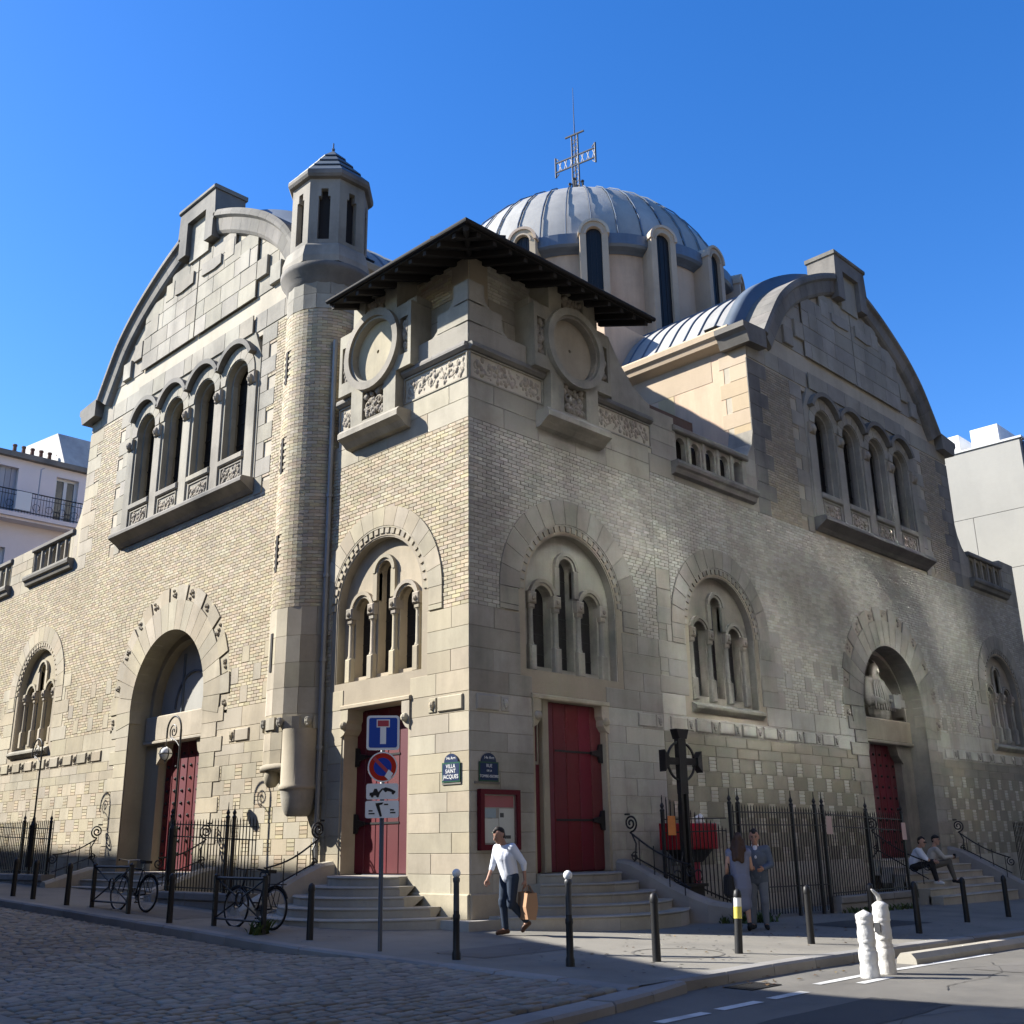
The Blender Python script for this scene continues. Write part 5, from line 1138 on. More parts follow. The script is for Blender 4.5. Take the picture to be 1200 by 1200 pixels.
def bicycle(label, loc, rz, lean, fr, drop=False):
    t = thing('bicycle', label, 'bicycle', loc, rz, 'bicycles chained to the barriers'); t.rotation_euler = (lean, 0, rz)
    R_ = .335; F, B = (.52, .34), (-.52, .34)
    for (x, z), nm in ((B, 0), (F, 1)):
        w_ = MB(); k = 28; w_.tube([(x + R_ * math.cos(2 * PI * i / k), 0, z + R_ * math.sin(2 * PI * i / k)) for i in range(k + 1)], .018, 6, False); wo = w_.obj('wheel', 'tyre', t, True)
        w_ = MB(); w_.tube([(x + (R_ - .028) * math.cos(2 * PI * i / k), 0, z + (R_ - .028) * math.sin(2 * PI * i / k)) for i in range(k + 1)], .011, 5, False); w_.obj('rim', 'chrome', wo, True)
        w_ = MB()
        for i in range(16): a = 2 * PI * i / 16; w_.tube([(x, .02 * (-1) ** i, z), (x + (R_ - .03) * math.cos(a), 0, z + (R_ - .03) * math.sin(a))], .0022, 3, False)
        tag(w_.obj('spokes', 'chrome', wo), kind='stuff'); w_ = MB(); w_.tube([(x, -.05, z), (x, .05, z)], .022, 8); w_.obj('hub', 'chrome', wo)
        w_ = MB(); w_.tube([(x + (R_ + .035) * math.cos(a), 0, z + (R_ + .035) * math.sin(a)) for a in [(.35 + 2.3 * i / 14) if nm == 0 else (.5 + 2.1 * i / 14) for i in range(15)]], .018, 5); w_.obj('mudguard', fr, t)
    bb_, st, hd_t, hd_b = (-.06, .30), (-.22, .80), (.36, .84), (.40, .70)
    q = MB(); T = lambda a, b_, r: q.tube([(a[0], 0, a[1]), (b_[0], 0, b_[1])], r, 7)
    T(bb_, st, .017); T(bb_, hd_b, .019); T(st, hd_t, .016) if not drop else T((-.18, .62), hd_b, .016); T(hd_t, hd_b, .02)
    for s_ in (-1, 1): q.tube([(bb_[0], s_ * .03, bb_[1]), (B[0], s_ * .06, B[1])], .010, 5); q.tube([(st[0], s_ * .02, st[1]), (B[0], s_ * .06, B[1])], .009, 5)
    q.obj('frame', fr, t, True)
    q = MB()
    for s_ in (-1, 1): q.tube([(hd_b[0], s_ * .03, hd_b[1]), (.45, s_ * .055, .55), (F[0], s_ * .055, F[1])], .011, 6)
    q.obj('fork', fr, t, True)
    q = MB(); q.tube([(.36, 0, .84), (.345, 0, .98)], .014, 6); q.tube([(.24, -.29, .98), (.36, -.2, 1.0), (.40, 0, .98), (.36, .2, 1.0), (.24, .29, .98)], .013, 6); q.obj('handlebar', 'chrome' if not drop else 'iron', t, True)
    for s_ in (-1, 1): q = MB(); q.tube([(.22, s_ * .3, .978), (.31, s_ * .24, .99)], .018, 6); q.obj('grip', 'tyre', t)
    q = MB(); q.tube([(st[0], 0, st[1]), (-.25, 0, .92)], .014, 6); q.obj('seat_post', 'chrome', t)
    q = MB(); q.slab(lambda u, d, z: (u, d, z) if 0 else (u, z, d), [(-.40, -.08), (-.40, .08), (-.26, .06), (-.12, .02), (-.12, -.02), (-.26, -.06)], [], .92, .975, True); q.obj('saddle', 'tyre', t)
    q = MB(); q.lathe([(.02, -.01), (.09, -.008), (.09, .008), (.02, .01)], (0, 0), 20); o = q.obj('chainring', 'chrome', t); o.location = (bb_[0], -.055, bb_[1]); o.rotation_euler = (PI / 2, 0, 0)
    q = MB(); q.tube([(bb_[0], -.06, bb_[1]), (bb_[0] + .10, -.09, bb_[1] - .13)], .012, 5); q.tube([(bb_[0], .06, bb_[1]), (bb_[0] - .10, .09, bb_[1] + .13)], .012, 5); q.obj('crank', 'chrome', t)
    for s_ in (-1, 1): q = MB(); c_ = (bb_[0] + .10 * (-s_), .13 * s_, bb_[1] + .13 * s_); q.box((c_[0] - .05, c_[1] - .04, c_[2] - .012), (c_[0] + .05, c_[1] + .04, c_[2] + .012)); q.obj('pedal', 'tyre', t)
    q = MB(); q.tube([(bb_[0], -.055, bb_[1] + .09), (B[0], -.055, B[1] + .03)], .005, 4); q.tube([(bb_[0], -.055, bb_[1] - .09), (B[0], -.055, B[1] - .03)], .005, 4); q.obj('chain', 'iron', t)
    q = MB(); q.box((-.74, -.05, .73), (-.36, -.03, .745)); q.box((-.74, .03, .73), (-.36, .05, .745)); q.box((-.74, -.05, .73), (-.72, .05, .745)); q.tube([(-.6, -.05, .73), (B[0], -.06, B[1])], .006, 4); q.tube([(-.6, .05, .73), (B[0], .06, B[1])], .006, 4); q.obj('luggage_rack', 'iron', t)
    return t
bicycle('black bicycle at the far barrier below the deep portal', (-2.86, 7.0, gz(-2.9, 7.0) - .005), math.radians(95), .06, 'iron'); bicycle('black step-through bicycle at the near barrier beside the turret', (-2.8, 2.55, gz(-2.8, 2.5) - .005), math.radians(96), .06, 'iron', True)
# a clump of weeds at the foot of the near barrier and along the stair wall
M['weed'] = mat('weed_leaf', (.055, .085, .025), rough=.7, var=.4, stain=0, bump=0, hue=.05)
def weeds(label, pts, n, h):
    b = MB()
    for i in range(n):
        x, y = pts[int(rnd() * len(pts))]; x += (rnd() - .5) * .35; y += (rnd() - .5) * .3; z = gz(x, y); a = rnd() * 6.28; L = h * (.4 + rnd() * .8); dx, dy = math.cos(a), math.sin(a); wd = .012 + rnd() * .02
        b.add([(x - dy * wd, y + dx * wd, z), (x + dy * wd, y - dx * wd, z), (x + dx * L * .3 + dy * wd * 1.4, y + dy * L * .3 - dx * wd, z + L * .7), (x + dx * L * .7, y + dy * L * .7, z + L)], [(0, 1, 2, 3)])
    tag(b.obj('weeds', 'weed'), label, None, None, 'stuff')
weeds('low weeds at the foot of the right-hand stair wall', [(5.2, -2.2), (5.6, -2.25), (6.0, -2.3), (5.0, -1.95)], 160, .16); weeds('a few weeds at the foot of the near barrier', [(-3.2, 1.7)], 50, .22); weeds('weeds along the mossy low wall', [(9.9 + .3 * i, -2.0) for i in range(12)], 160, .14)
# ------------------------------------------------------------------ traffic sign pole
M['blue'] = mat('sign_blue', (.012, .045, .33), rough=.45, var=.03, stain=.1, bump=0); M['signred'] = mat('sign_red', (.42, .02, .025), rough=.45, var=.03, stain=.1, bump=0); M['black'] = mat('black_print', (.015, .015, .015), rough=.6, var=.03, stain=0, bump=0); M['plaque'] = mat('enamel_blue', (.012, .03, .085), rough=.35, var=.03, stain=.1, bump=0); M['green'] = mat('enamel_green', (.02, .09, .05), rough=.35, var=.03, stain=.1, bump=0)
SX, SY = -3.27, -1.6
sg = thing('traffic_sign', 'traffic sign pole with a blue dead-end sign over a no-parking disc and two white plates', 'sign', (SX, SY, gz(SX, SY) - .16), math.radians(-37)); sg.rotation_euler = (0, math.radians(-.4), math.radians(-37))
q = MB(); q.lathe([(.045, -.05), (.045, .02), (.034, .05), (.034, 3.52), (.0, 3.53)], (0, 0), 12); q.obj('pole', 'steel', sg, True)
FS = lambda u, d, z: (u, -d, z)
def rrect(w_, h_, zc, r, uc=0):
    p = []
    for (sx, sz, a) in ((1, 1, 0), (-1, 1, PI / 2), (-1, -1, PI), (1, -1, 3 * PI / 2)):
        for k in range(5): t_ = a + PI / 2 * k / 4; p.append((uc + sx * (w_ / 2 - r) + r * math.cos(t_), zc + sz * (h_ / 2 - r) + r * math.sin(t_)))
    return p
def disc(r, zc, n=32): return [(r * math.cos(2 * PI * k / n), zc + r * math.sin(2 * PI * k / n)) for k in range(n)]
def plate(name, m, loop, d0, d1, parent): q = MB(); q.slab(FS, loop, [], d0, d1, True); return q.obj(name, m, parent)
a = plate('dead_end_panel', 'white', rrect(.50, .52, 3.27, .05), .05, .07, sg); plate('blue_field', 'blue', rrect(.43, .45, 3.27, .03), .07, .073, a); plate('white_stem', 'white', [(-.045, 3.10), (.045, 3.10), (.045, 3.36), (-.045, 3.36)], .073, .076, a); plate('white_stem', 'white', [(-.10, 3.35), (.10, 3.35), (.10, 3.47), (-.10, 3.47)], .073, .0765, a); plate('red_bar', 'signred', [(-.085, 3.365), (.085, 3.365), (.085, 3.455), (-.085, 3.455)], .0765, .079, a)
a = plate('no_parking_disc', 'white', disc(.225, 2.76), .05, .07, sg); plate('red_ring', 'signred', disc(.205, 2.76), .07, .073, a); plate('blue_field', 'blue', disc(.135, 2.76), .073, .076, a)
q = MB(); s2 = .7071
q.slab(FS, [(x * s2 - z * s2, 2.76 - (x * s2 + z * s2)) for x, z in ((-.19, -.025), (.19, -.025), (.19, .025), (-.19, .025))], [], .074, .079); q.obj('red_slash', 'signred', a)
plate('sticker', 'white', [(.03, 2.62), (.10, 2.555), (.16, 2.66), (.09, 2.72)], .079, .082, a)
a = plate('tow_away_plate', 'white', rrect(.48, .23, 2.40, .03), .05, .07, sg)
for lp in ([(-.19, 2.34), (-.05, 2.34), (-.03, 2.38), (-.06, 2.39), (-.08, 2.44), (-.12, 2.44), (-.14, 2.39), (-.19, 2.38)], [(-.06, 2.39), (.0, 2.45), (.01, 2.43), (-.03, 2.38)], [(.0, 2.44), (.05, 2.46), (.12, 2.44), (.20, 2.40), (.19, 2.37), (.10, 2.40), (.02, 2.41)]): plate('tow_pictogram', 'black', lp, .07, .073, a)
for (u, z) in ((-.15, 2.335), (-.07, 2.335), (.05, 2.41), (.16, 2.375)): plate('tow_pictogram', 'black', [(u + .022 * math.cos(2 * PI * k / 12), z + .022 * math.sin(2 * PI * k / 12)) for k in range(12)], .072, .075, a)
a = plate('lower_plate', 'white', rrect(.50, .25, 2.14, .03), .05, .07, sg)
for lp in ([(-.10, 2.23), (.02, 2.24), (.0, 2.21), (-.04, 2.2), (.0, 2.04), (-.03, 2.03), (-.09, 2.19)], [(.12, 2.08), (.2, 2.08), (.2, 2.10), (.12, 2.10)], [(.12, 2.12), (.18, 2.12), (.18, 2.14), (.12, 2.14)], [(-.20, 2.07), (-.11, 2.07), (-.11, 2.09), (-.20, 2.09)], [(-.20, 2.11), (-.14, 2.11), (-.14, 2.13), (-.2, 2.13)], [(.03, 2.2), (.09, 2.2), (.09, 2.22), (.03, 2.22)]): plate('pictogram', 'black', lp, .07, .073, a)
# ------------------------------------------------------------------ street name plaques, notice case
def text(s_, size, loc, rot, m, parent, name='lettering'):
    c = bpy.data.curves.new(name, 'FONT'); c.body = s_; c.size = size; c.align_x = 'CENTER'; c.align_y = 'CENTER'; c.extrude = .0015; c.materials.append(M[m]); tmp = bpy.data.objects.new('t', c); C.objects.link(tmp); dg = bpy.context.evaluated_depsgraph_get(); me = bpy.data.meshes.new_from_object(tmp.evaluated_get(dg)); bpy.data.objects.remove(tmp); o = link(name, me, parent, loc); o.rotation_euler = rot; return o
def plaque(label, Mp, u, z, lines, rot, sizes):
    t = thing('street_name_plaque', label, 'street sign'); q = MB(); q.slab(Mp, rect(u - .25, u + .25, z - .2, z + .16), [], .015, .03); top = [(u - .19, z + .16)] + [(u - .19 * math.cos(PI * k / 14), z + .17 + .15 * math.sin(PI * k / 14)) for k in range(15)] + [(u + .19, z + .16)]
    q.obj('plate', 'green', t); q = MB(); q.slab(Mp, rect(u - .225, u + .225, z - .175, z + .135), [], .03, .034); q.obj('blue_field', 'plaque', t); q = MB(); q.slab(Mp, top, [], .015, .03); q.obj('top_plate', 'plaque', t)
    q = MB(); q.slab(Mp, rect(u - .35, u + .29, z - .24, z - .2), [], .0, .02) if Mp is FR else q.slab(Mp, rect(u - .26, u + .26, z - .24, z - .205), [], .0, .02); q.obj('painted_shadow_strip', 'grey', t)  # dark strip painted as the shadow under the plate
    text('14e Arrt', .075, Mp(u, .035, z + .235), rot, 'white', t)
    zz = [z + .085, z - .005, z - .105]
    for l_, zq, s_ in zip(lines, zz, sizes): text(l_, s_, Mp(u, .038, zq), rot, 'white', t)
    return t
plaque('blue street plaque reading VILLA SAINT JACQUES on the sunlit wall', FL, .48, 2.72, ('VILLA', 'SAINT', 'JACQUES'), (PI / 2, 0, -PI / 2), (.105, .105, .105)); plaque('blue street plaque reading RUE DE LA TOMBE ISSOIRE on the shaded wall', FR, .47, 2.72, ('RUE', 'DE LA', 'TOMBE-ISSOIRE'), (PI / 2, 0, 0), (.085, .05, .07))
M['reddark'] = mat('dark_red_frame', (.09, .006, .012), rough=.4, var=.08, stain=.2, bump=.05)
nb = thing('notice_case', 'dark red framed notice case with posters behind glass', 'notice board', (0, 0, 0))
q = MB(); q.slab(FR, rect(.18, 1.22, 1.30, 2.38), [rect(.28, 1.13, 1.40, 2.29)], .01, .11); q.obj('frame', 'reddark', nb)
q = MB(); q.slab(FR, rect(.27, 1.14, 1.39, 2.30), [], .01, .03); q.obj('back_panel', 'grey2', nb)
for (u0, u1, z0, z1, m) in ((.30, 1.10, 2.06, 2.27, 'redbox'), (.30, .70, 1.43, 1.86, 'paperw'), (.72, 1.11, 1.42, 2.04, 'paperw'), (.34, .64, 1.87, 2.04, 'paperb'), (.42, .54, 1.84, 2.02, 'black'), (.86, 1.02, 1.5, 1.56, 'black'), (.74, .84, 1.88, 1.96, 'black')):
    if 'paperw' not in M: M['paperw'] = mat('poster_white', (.55, .57, .52), rough=.7, var=.05, stain=.2, bump=0); M['paperb'] = mat('poster_blue', (.30, .38, .42), rough=.7, var=.05, stain=.2, bump=0)
    q = MB(); zoff = .03 + rnd() * .004; q.slab(FR, rect(u0, u1, z0, z1), [], .03, zoff + .002); q.obj('poster', m, nb)
M['glass'] = bpy.data.materials.new('case_glass'); M['glass'].use_nodes = True
_n = M['glass'].node_tree; _b = _n.nodes['Principled BSDF']; _b.inputs['Roughness'].default_value = .02; _b.inputs['Alpha'].default_value = .12; _b.inputs['Base Color'].default_value = (.6, .65, .65, 1)
q = MB(); q.slab(FR, rect(.28, 1.13, 1.40, 2.29), [], .075, .08); q.obj('glass', 'glass', nb)
# ------------------------------------------------------------------ road markings, wrapped posts, low barrier
for (xa, xb, ya, yb) in ((-1.3, 3.9, -7.42, -7.54), (-.9, -.1, -7.78, -7.9), (-4.75, -3.95, -7.68, -7.82), (-3.7, -2.95, -7.66, -7.80), (-2.68, -1.95, -7.64, -7.78), (-5.9, -5.1, -7.72, -7.86)):
    n = max(1, round((xb - xa) / .8)); b = MB()
    for k in range(n + 1):
        x = xa + (xb - xa) * k / n; b.v += [(x, ya, road_z(x, ya) + .006), (x, yb, road_z(x, yb) + .006)]
    b.f = [(2 * k, 2 * k + 1, 2 * k + 3, 2 * k + 2) for k in range(n)]; tag(b.obj('road_marking', 'paint', recalc=False), kind='structure')
M['wrap'] = mat('white_plastic_wrap', (.70, .69, .66), rough=.45, var=.05, stain=.25, stain_col=(.42, .4, .37), bump=.4, fine=14)
def wrapped(label, x, y, h, knot):
    t = thing('wrapped_post', label, 'post', (x, y, road_z(x, y)), 0, 'white wrapped posts in the road'); q = MB(); n = 18; prof = []
    for k in range(28):
        z = h * k / 27; r = .105 + .004 * math.sin(z * 29) + .003 * math.sin(z * 61 + 1); r *= 1.10 if z < .3 else 1; r *= .95 if .3 < z < .42 or .60 < z < .66 else 1
        prof.append((r if k < 26 else (.06 if k == 26 else .0), z))
    q.lathe(prof, (0, 0), n, sc=lambda a: 1 + .03 * math.sin(3 * a + x) + .02 * math.sin(7 * a + 2 * x)); q.obj('wrapping', 'wrap', t, True)
    for z in (.31, .41, .63):
        q = MB(); q.lathe([(.104, z), (.112, z + .02), (.104, z + .045)], (0, 0), 14); q.obj('tape_band', 'wrap', t, True)
    if knot: q = MB(); q.slab(lambda u, d, z: (-.12 - d, u, z), rect(-.03, .05, .5, .62), [], -.01, .008, True); q.obj('printed_label', 'shutter' if 'shutter' in M else 'steel', t)
    if knot: q = MB(); q.tube([(0, 0, h - .02), (-.04, 0, h + .05), (-.10, .02, h + .10), (-.16, .02, h + .13)], [.035, .03, .022, .008], 6); q.obj('knot', 'wrap', t, True)
    return t
wrapped('white plastic wrapped post in the road, the left of the pair', -.28, -7.66, .80, False); wrapped('white plastic wrapped post with a twisted tip, the right of the pair', .26, -7.62, .90, True)
kb = thing('lane_separator', 'long low rounded concrete lane separator in the road', 'separator', (0, 0, 0))
for k in range(4):
    xa, xb = 1.65 + k * 1.3, 1.65 + (k + 1) * 1.3 - .012; q = MB(); prof = [(-.15, 0), (-.14, .08), (-.08, .15), (.08, .15), (.14, .08), (.15, 0)]; q.slab(lambda u, d, z: (d, -7.22 + u * (1 if 1 else 0), z + road_z(d, -7.2) - .01), prof, [], xa, xb, True); q.obj('kerb_block', 'step', kb)
# ------------------------------------------------------------------ statue in the niche of the right-hand portal
sx, sy, sz = 17.95, .66, 5.14
st = thing('statue', 'stone half-length statue of a robed figure with a round halo in the portal niche', 'statue', (sx, sy, sz)); st.scale = (1.3, .62, 1.04); M['statue'] = mat('statue_stone', (.36, .345, .30), var=.10, stain=.35, stain_col=(.15, .145, .135))
def capsules(name, m, segs_, parent, vox=.02, smooth_it=2):
    b = MB()
    for seg in segs_:
        (p, r0), (q_, r1) = seg; p, q_ = Vector(p), Vector(q_); b.ball(p, r0, 12, 8); b.ball(q_, r1, 12, 8)
        if (q_ - p).length > 1e-4: b.tube([p, q_], [r0, r1], 12)
    o = b.obj(name, m, parent, True); rm = o.modifiers.new('union', 'REMESH'); rm.mode = 'VOXEL'; rm.voxel_size = vox; rm.use_smooth_shade = True
    if smooth_it: s_ = o.modifiers.new('soften', 'SMOOTH'); s_.iterations = smooth_it; s_.factor = .5
    return o
def V(p, r): return (p, r)
capsules('figure', 'statue', [(V((0, 0, 1.28), .20), V((0, .02, 1.18), .19)), (V((0, .05, 1.1), .12), V((0, .05, .95), .16)), (V((-.32, .05, .85), .2), V((.3, .05, .85), .2)), (V((0, .05, .85), .3), V((0, .05, .1), .5)), (V((-.35, .05, .82), .18), V((-.55, -.1, .35), .2)), (V((-.55, -.1, .35), .18), V((-.25, -.42, .28), .12)), (V((.33, .05, .82), .18), V((.5, -.15, .42), .19)), (V((.5, -.15, .42), .16), V((.3, -.42, .32), .11)), (V((-.25, -.42, .28), .08), V((-.12, -.5, .28), .06)), (V((.3, -.42, .32), .08), V((.2, -.52, .33), .06)),
    (V((0, -.19, 1.24), .04), V((0, -.215, 1.2), .045))], st, .025, 1)
q = MB()
for k in range(9): u = -.45 + k * .11; q.tube([(u * .45, -.26 + abs(u) * .25, .95), (u * .9, -.42 + abs(u) * .2, .5), (u * 1.1, -.46 + abs(u) * .15, .05)], [.02, .045, .05], 6)
q.obj('robe_folds', 'statue', st, True)
q = MB(); q.tube([(.38 * math.cos(2 * PI * k / 30), .22, 1.3 + .38 * math.sin(2 * PI * k / 30)) for k in range(31)], .035, 6); q.obj('halo', 'statue', st, True)
q = MB(); q.box((.22, -.66, .12), (.55, -.38, .52)); q.box((.60, -.5, .2), (.95, -.3, .42)); q.box((.68, -.46, .42), (.85, -.34, .6)); q.obj('church_model', 'statue', st)
# ------------------------------------------------------------------ neighbours
M['wallpink'] = mat('pale_plaster', (.64, .58, .56), var=.05, stain=.3, stain_col=(.45, .41, .4), piece=False); M['winframe'] = mat('white_window_frame', (.55, .56, .55), rough=.5, var=.05, stain=.1, bump=0); M['shutter'] = mat('grey_shutter', (.30, .31, .34), rough=.6, var=.08, stain=.2, bump=0); M['winglass'] = mat('window_glass', (.03, .036, .042), rough=.06, var=.1, stain=0, bump=0, spec=.6)
FB = lambda u, d, z: (u, 36 - d, z)
ap = thing('apartment_building', 'pale plastered apartment building with a balcony, behind the church at the left', 'building', (0, 0, 0))
wins_ = [(1.75, 3.85, 16.72, 19.1), (5.68, 6.80, 16.72, 19.1), (1.6, 3.7, 12.9, 15.1), (5.7, 7.0, 13.0, 15.2), (-2.4, -.6, 16.72, 19.1), (-2.4, -.6, 13, 15.2)]
q = MB(); q.slab(FB, rect(-5, 9.5, -.5, 19.55), [rect(*w_) for w_ in wins_], -.35, 0); q.obj('wall', 'wallpink', ap); q = MB(); q.box((-5, 36.36, -.5), (9.5, 46, 19.5)); q.obj('wall', 'wallpink', ap)
for i, w_ in enumerate(wins_):
    q = MB(); q.box((w_[0], -.33, w_[2]), (w_[1], -.30, w_[3]), FB); f_ = q.obj('window', 'winglass' if i != 0 else 'shutter', ap)
    q = MB(); 
    if i == 0:
        for k in range(8): u = w_[0] + (w_[1] - w_[0]) * k / 8; q = MB(); q.box((u + .01, -.3, w_[2]), (u + (w_[1] - w_[0]) / 8 - .01, -.24, w_[3]), FB); q.obj('shutter_slat', 'shutter', f_)
    else:
        c_ = (w_[0] + w_[1]) / 2; q.slab(FB, rect(*w_), [rect(w_[0] + .12, c_ - .08, w_[2] + .1, w_[3] - .12), rect(c_ + .08, w_[1] - .12, w_[2] + .1, w_[3] - .12)], -.3, -.24); q.obj('frame', 'winframe', f_)
for zz in (16.45, 12.7):
    q = MB(); q.box((-5, .0, zz), (8.9, .85, zz + .2), FB); q.box((-5, 0, zz - .12), (8.9, .7, zz), FB); q.obj('balcony_slab', 'wallpink', ap)
q = MB()
q.tube([FB(-5, .8, 17.72), FB(8.9, .8, 17.72)], .03, 5); q.tube([FB(-5, .8, 16.75), FB(8.9, .8, 16.75)], .025, 5); q.tube([FB(-5, .8, 17.5), FB(8.9, .8, 17.5)], .018, 4)
br = q.obj('balcony_railing', 'iron', ap)
bmz = MB(); bmz.tube([(0, 0, 0), (0, 0, 1.05)], .012, 4); bmd = bmz.mesh('baluster', 'iron')
for k in range(100): link('baluster', bmd, br, FB(-4.9 + k * .138, .8, 16.66))
for k in range(16):
    q = MB(); u = -1 + k * .62; q.tube([FB(u + .17 * math.cos(2 * PI * j / 12), .8, 17.05 + .17 * math.sin(2 * PI * j / 12)) for j in range(13)], .014, 4); q.obj('scroll', 'iron', br)
q = MB(); q.box((3.6, .78, 16.8), (4.3, .86, 17.7), FB); q.obj('balcony_screen', 'winframe', ap)
q = MB(); q.tube([FB(4.6, .8, 16.8), FB(4.6, .8, 19.0)], .035, 5); q.tube([FB(4.6, .8, 19.0), FB(4.85, .5, 19.2)], .02, 4); q.obj('closed_parasol', 'shutter', ap)
q = MB(); q.box((-5.1, -.4, 19.55), (8.0, .30, 19.8), FB); q.obj('cornice', 'grey', ap)
q = MB(); q.slab(lambda u, d, z: (d, 36 + u, z), [(.0, 19.8), (1.4, 21.9), (6, 22.4), (9, 19.8)], [], 6.0, 9.5, True); q.obj('mansard_roof', 'zinc', ap)
q = MB(); q.slab(lambda u, d, z: (d, 36 + u, z), [(.5, 19.8), (2.4, 20.2), (8, 19.8)], [], -5, 6.0, True); q.obj('low_roof', 'zincdark', ap)
q = MB(); q.box((3.7, -1.6, 19.6), (6.4, -.9, 20.25), FB); ch = q.obj('chimney_stack', 'grey', ap)
for k in range(6): q = MB(); p_ = FB(3.95 + k * .43, -1.25, 0); q.lathe([(.11, 20.25), (.09, 20.6), (.12, 20.62), (.11, 20.7)], p_[:2], 8); q.obj('chimney_pot', 'tile', ch)
q = MB(); q.box((8.3, -1.9, 21.4), (11.0, -1.3, 23.2), FB); ch = q.obj('chimney_stack', 'wallpink', ap); q = MB(); q.box((8.2, -1.98, 23.2), (11.1, -1.22, 23.35), FB); q.obj('chimney_cap', 'grey', ch)
for k in range(5): q = MB(); p_ = FB(8.6 + k * .45, -1.6, 0); q.lathe([(.11, 23.35), (.09, 23.7), (.12, 23.72), (.11, 23.8)], p_[:2], 8); q.obj('chimney_pot', 'tile', ch)
M['concrete'] = mat('board_marked_concrete', (.36, .352, .318), var=.06, stain=.35, stain_col=(.24, .24, .225), piece=False, fine=8, scale=.6)
cb = thing('concrete_building', 'grey concrete building with white rooftop boxes, behind the church at the right', 'building', (0, 0, 0)); FC = lambda u, d, z: (34 - d, u, z)
for (a, b_, z0, z1) in ((.3, 2.82, -.5, 12.7), (2.83, 9, -.5, 12.7), (.3, 2.82, 12.71, 15.29), (2.83, 9, 12.71, 15.29), (.3, 9, 15.30, 18.5)):
    q = MB(); q.piece(FC, a + .004, b_ - .004, z0 + .004, z1 - .004, -.4, 0, .008); q.obj('concrete_panel', 'concrete', cb)
q = MB(); q.box((34.4, .35, -.5), (46, 9, 18.45)); q.obj('core', 'concrete', cb)
q = MB(); q.box((.2, -.5, 18.5), (9.1, .06, 18.6), FC); q.obj('roof_edge', 'winframe', cb)
q = MB(); q.box((1.25, -4, 18.6), (2.5, -.3, 19.55), FC); q.obj('rooftop_box', 'white', cb); q = MB(); q.box((3.05, -4, 18.6), (4.2, -.3, 19.5), FC); q.obj('rooftop_box', 'white', cb)
M['blueglass'] = mat('blue_glass', (.10, .20, .32), rough=.08, var=.05, stain=0, bump=0, spec=.8)
q = MB(); q.box((-.5, -6, -.5), (.28, -.3, 18.4), FC); gl = q.obj('glazed_corner', 'blueglass', cb)
for z in range(6): q = MB(); q.box((-.52, -.3, 2.9 * z + 1), (.28, -.24, 2.9 * z + 1.12), FC); q.obj('glazing_bar', 'winframe', gl)
# ------------------------------------------------------------------ the buildings across the two streets (behind the camera and at its left)
M['streetwall'] = mat('dark_street_front', (.085, .075, .065), var=.08, stain=.3, piece=False)  # darkened to hold back bounced light
wb = thing('opposite_building', 'long unseen building across the cobbled side street, roofline shaped for its shadow', 'building', (0, 0, 0))
prof = [(.5, -.5), (.5, 13.2), (4.8, 12.2), (5.9, 11.75), (7.7, 11.66), (17.4, 14.5), (22.4, 15.4), (29.4, 15.7), (48, 16.2), (48, -.5)]  # unseen block, roofline shaped so its shadow edge crosses street and steps
q = MB(); q.slab(lambda u, d, z: (d, u, z), prof, [], -24, -12, True); q.obj('wall', 'streetwall', wb)
eb = thing('facing_building', 'unseen dark building across the wider street, sized to block sky and carry reflectors', 'building', (0, 0, 0)); FE = lambda u, d, z: (u, -17.2 + d, z)  # unseen block, length and height set for the light on the church
M['pane'] = bpy.data.materials.new('patch_mirror'); M['pane'].use_nodes = True
_b = M['pane'].node_tree.nodes['Principled BSDF']; _b.inputs['Base Color'].default_value = (.86, .92, .97, 1); _b.inputs['Metallic'].default_value = 1.0; _b.inputs['Roughness'].default_value = .17  # mirror surface for the added reflecting panes
M['glassdull'] = mat('dull_glass', (.03, .03, .03), rough=.6, var=.1, stain=0, bump=0, piece=False)
q = MB(); q.box((-50, -10, -.5), (60, -.3, 27), FE); q.obj('wall', 'streetwall', eb)
hl = []
# unseen mirror panes added to throw sun patches on the shaded church front
for (x, z, w_, h_) in ((5.2, 8.0, 1.6, 2.2), (4.4, 6.4, .9, 1.4), (6.4, 6.0, .7, 4.5), (9.2, 9.2, 2.4, .8), (12.0, 9.0, 2.2, .8), (14.5, 8.5, 2.0, .9), (11.5, 6.8, 1.7, 1.7), (13.4, 6.0, .7, 2.0), (17.2, 7.3, 1.5, 1.5), (18.8, 6.2, .8, 2.2), (20.4, 4.2, .9, 2.4), (8.6, 4.0, 2.2, .9), (11.5, 4.0, 2.2, .8), (14.6, 3.5, 1.4, 1.5), (3.0, 9.9, 1.9, .6), (7.3, 9.5, 1.2, .9), (19.2, 9.6, 1.4, 1.3), (21.8, 9.4, 1.1, 2.0), (23.6, 8.6, .9, 1.8), (2.0, 4.8, 1.1, 1.2), (4.7, 2.0, .7, 2.2), (22.6, 5.4, 1.1, 1.6), (16.4, 9.4, .9, 1.6), (1.3, 7.6, 1.0, 1.0), (2.6, 8.6, 1.2, .6), (25.5, 6.6, 1.0, 2.2), (10.2, 2.0, 1.6, .8), (16.0, 5.0, .6, 1.4)):
    xp, zp = x - 11.86, z + 14.23; hl.append((xp - w_ / 2, xp + w_ / 2, zp - h_ / 2, zp + h_ / 2))
q = MB(); q.slab(FE, rect(-50, 60, -.5, 27), [rect(*h) for h in hl], -.25, 0); q.obj('wall', 'streetwall', eb)
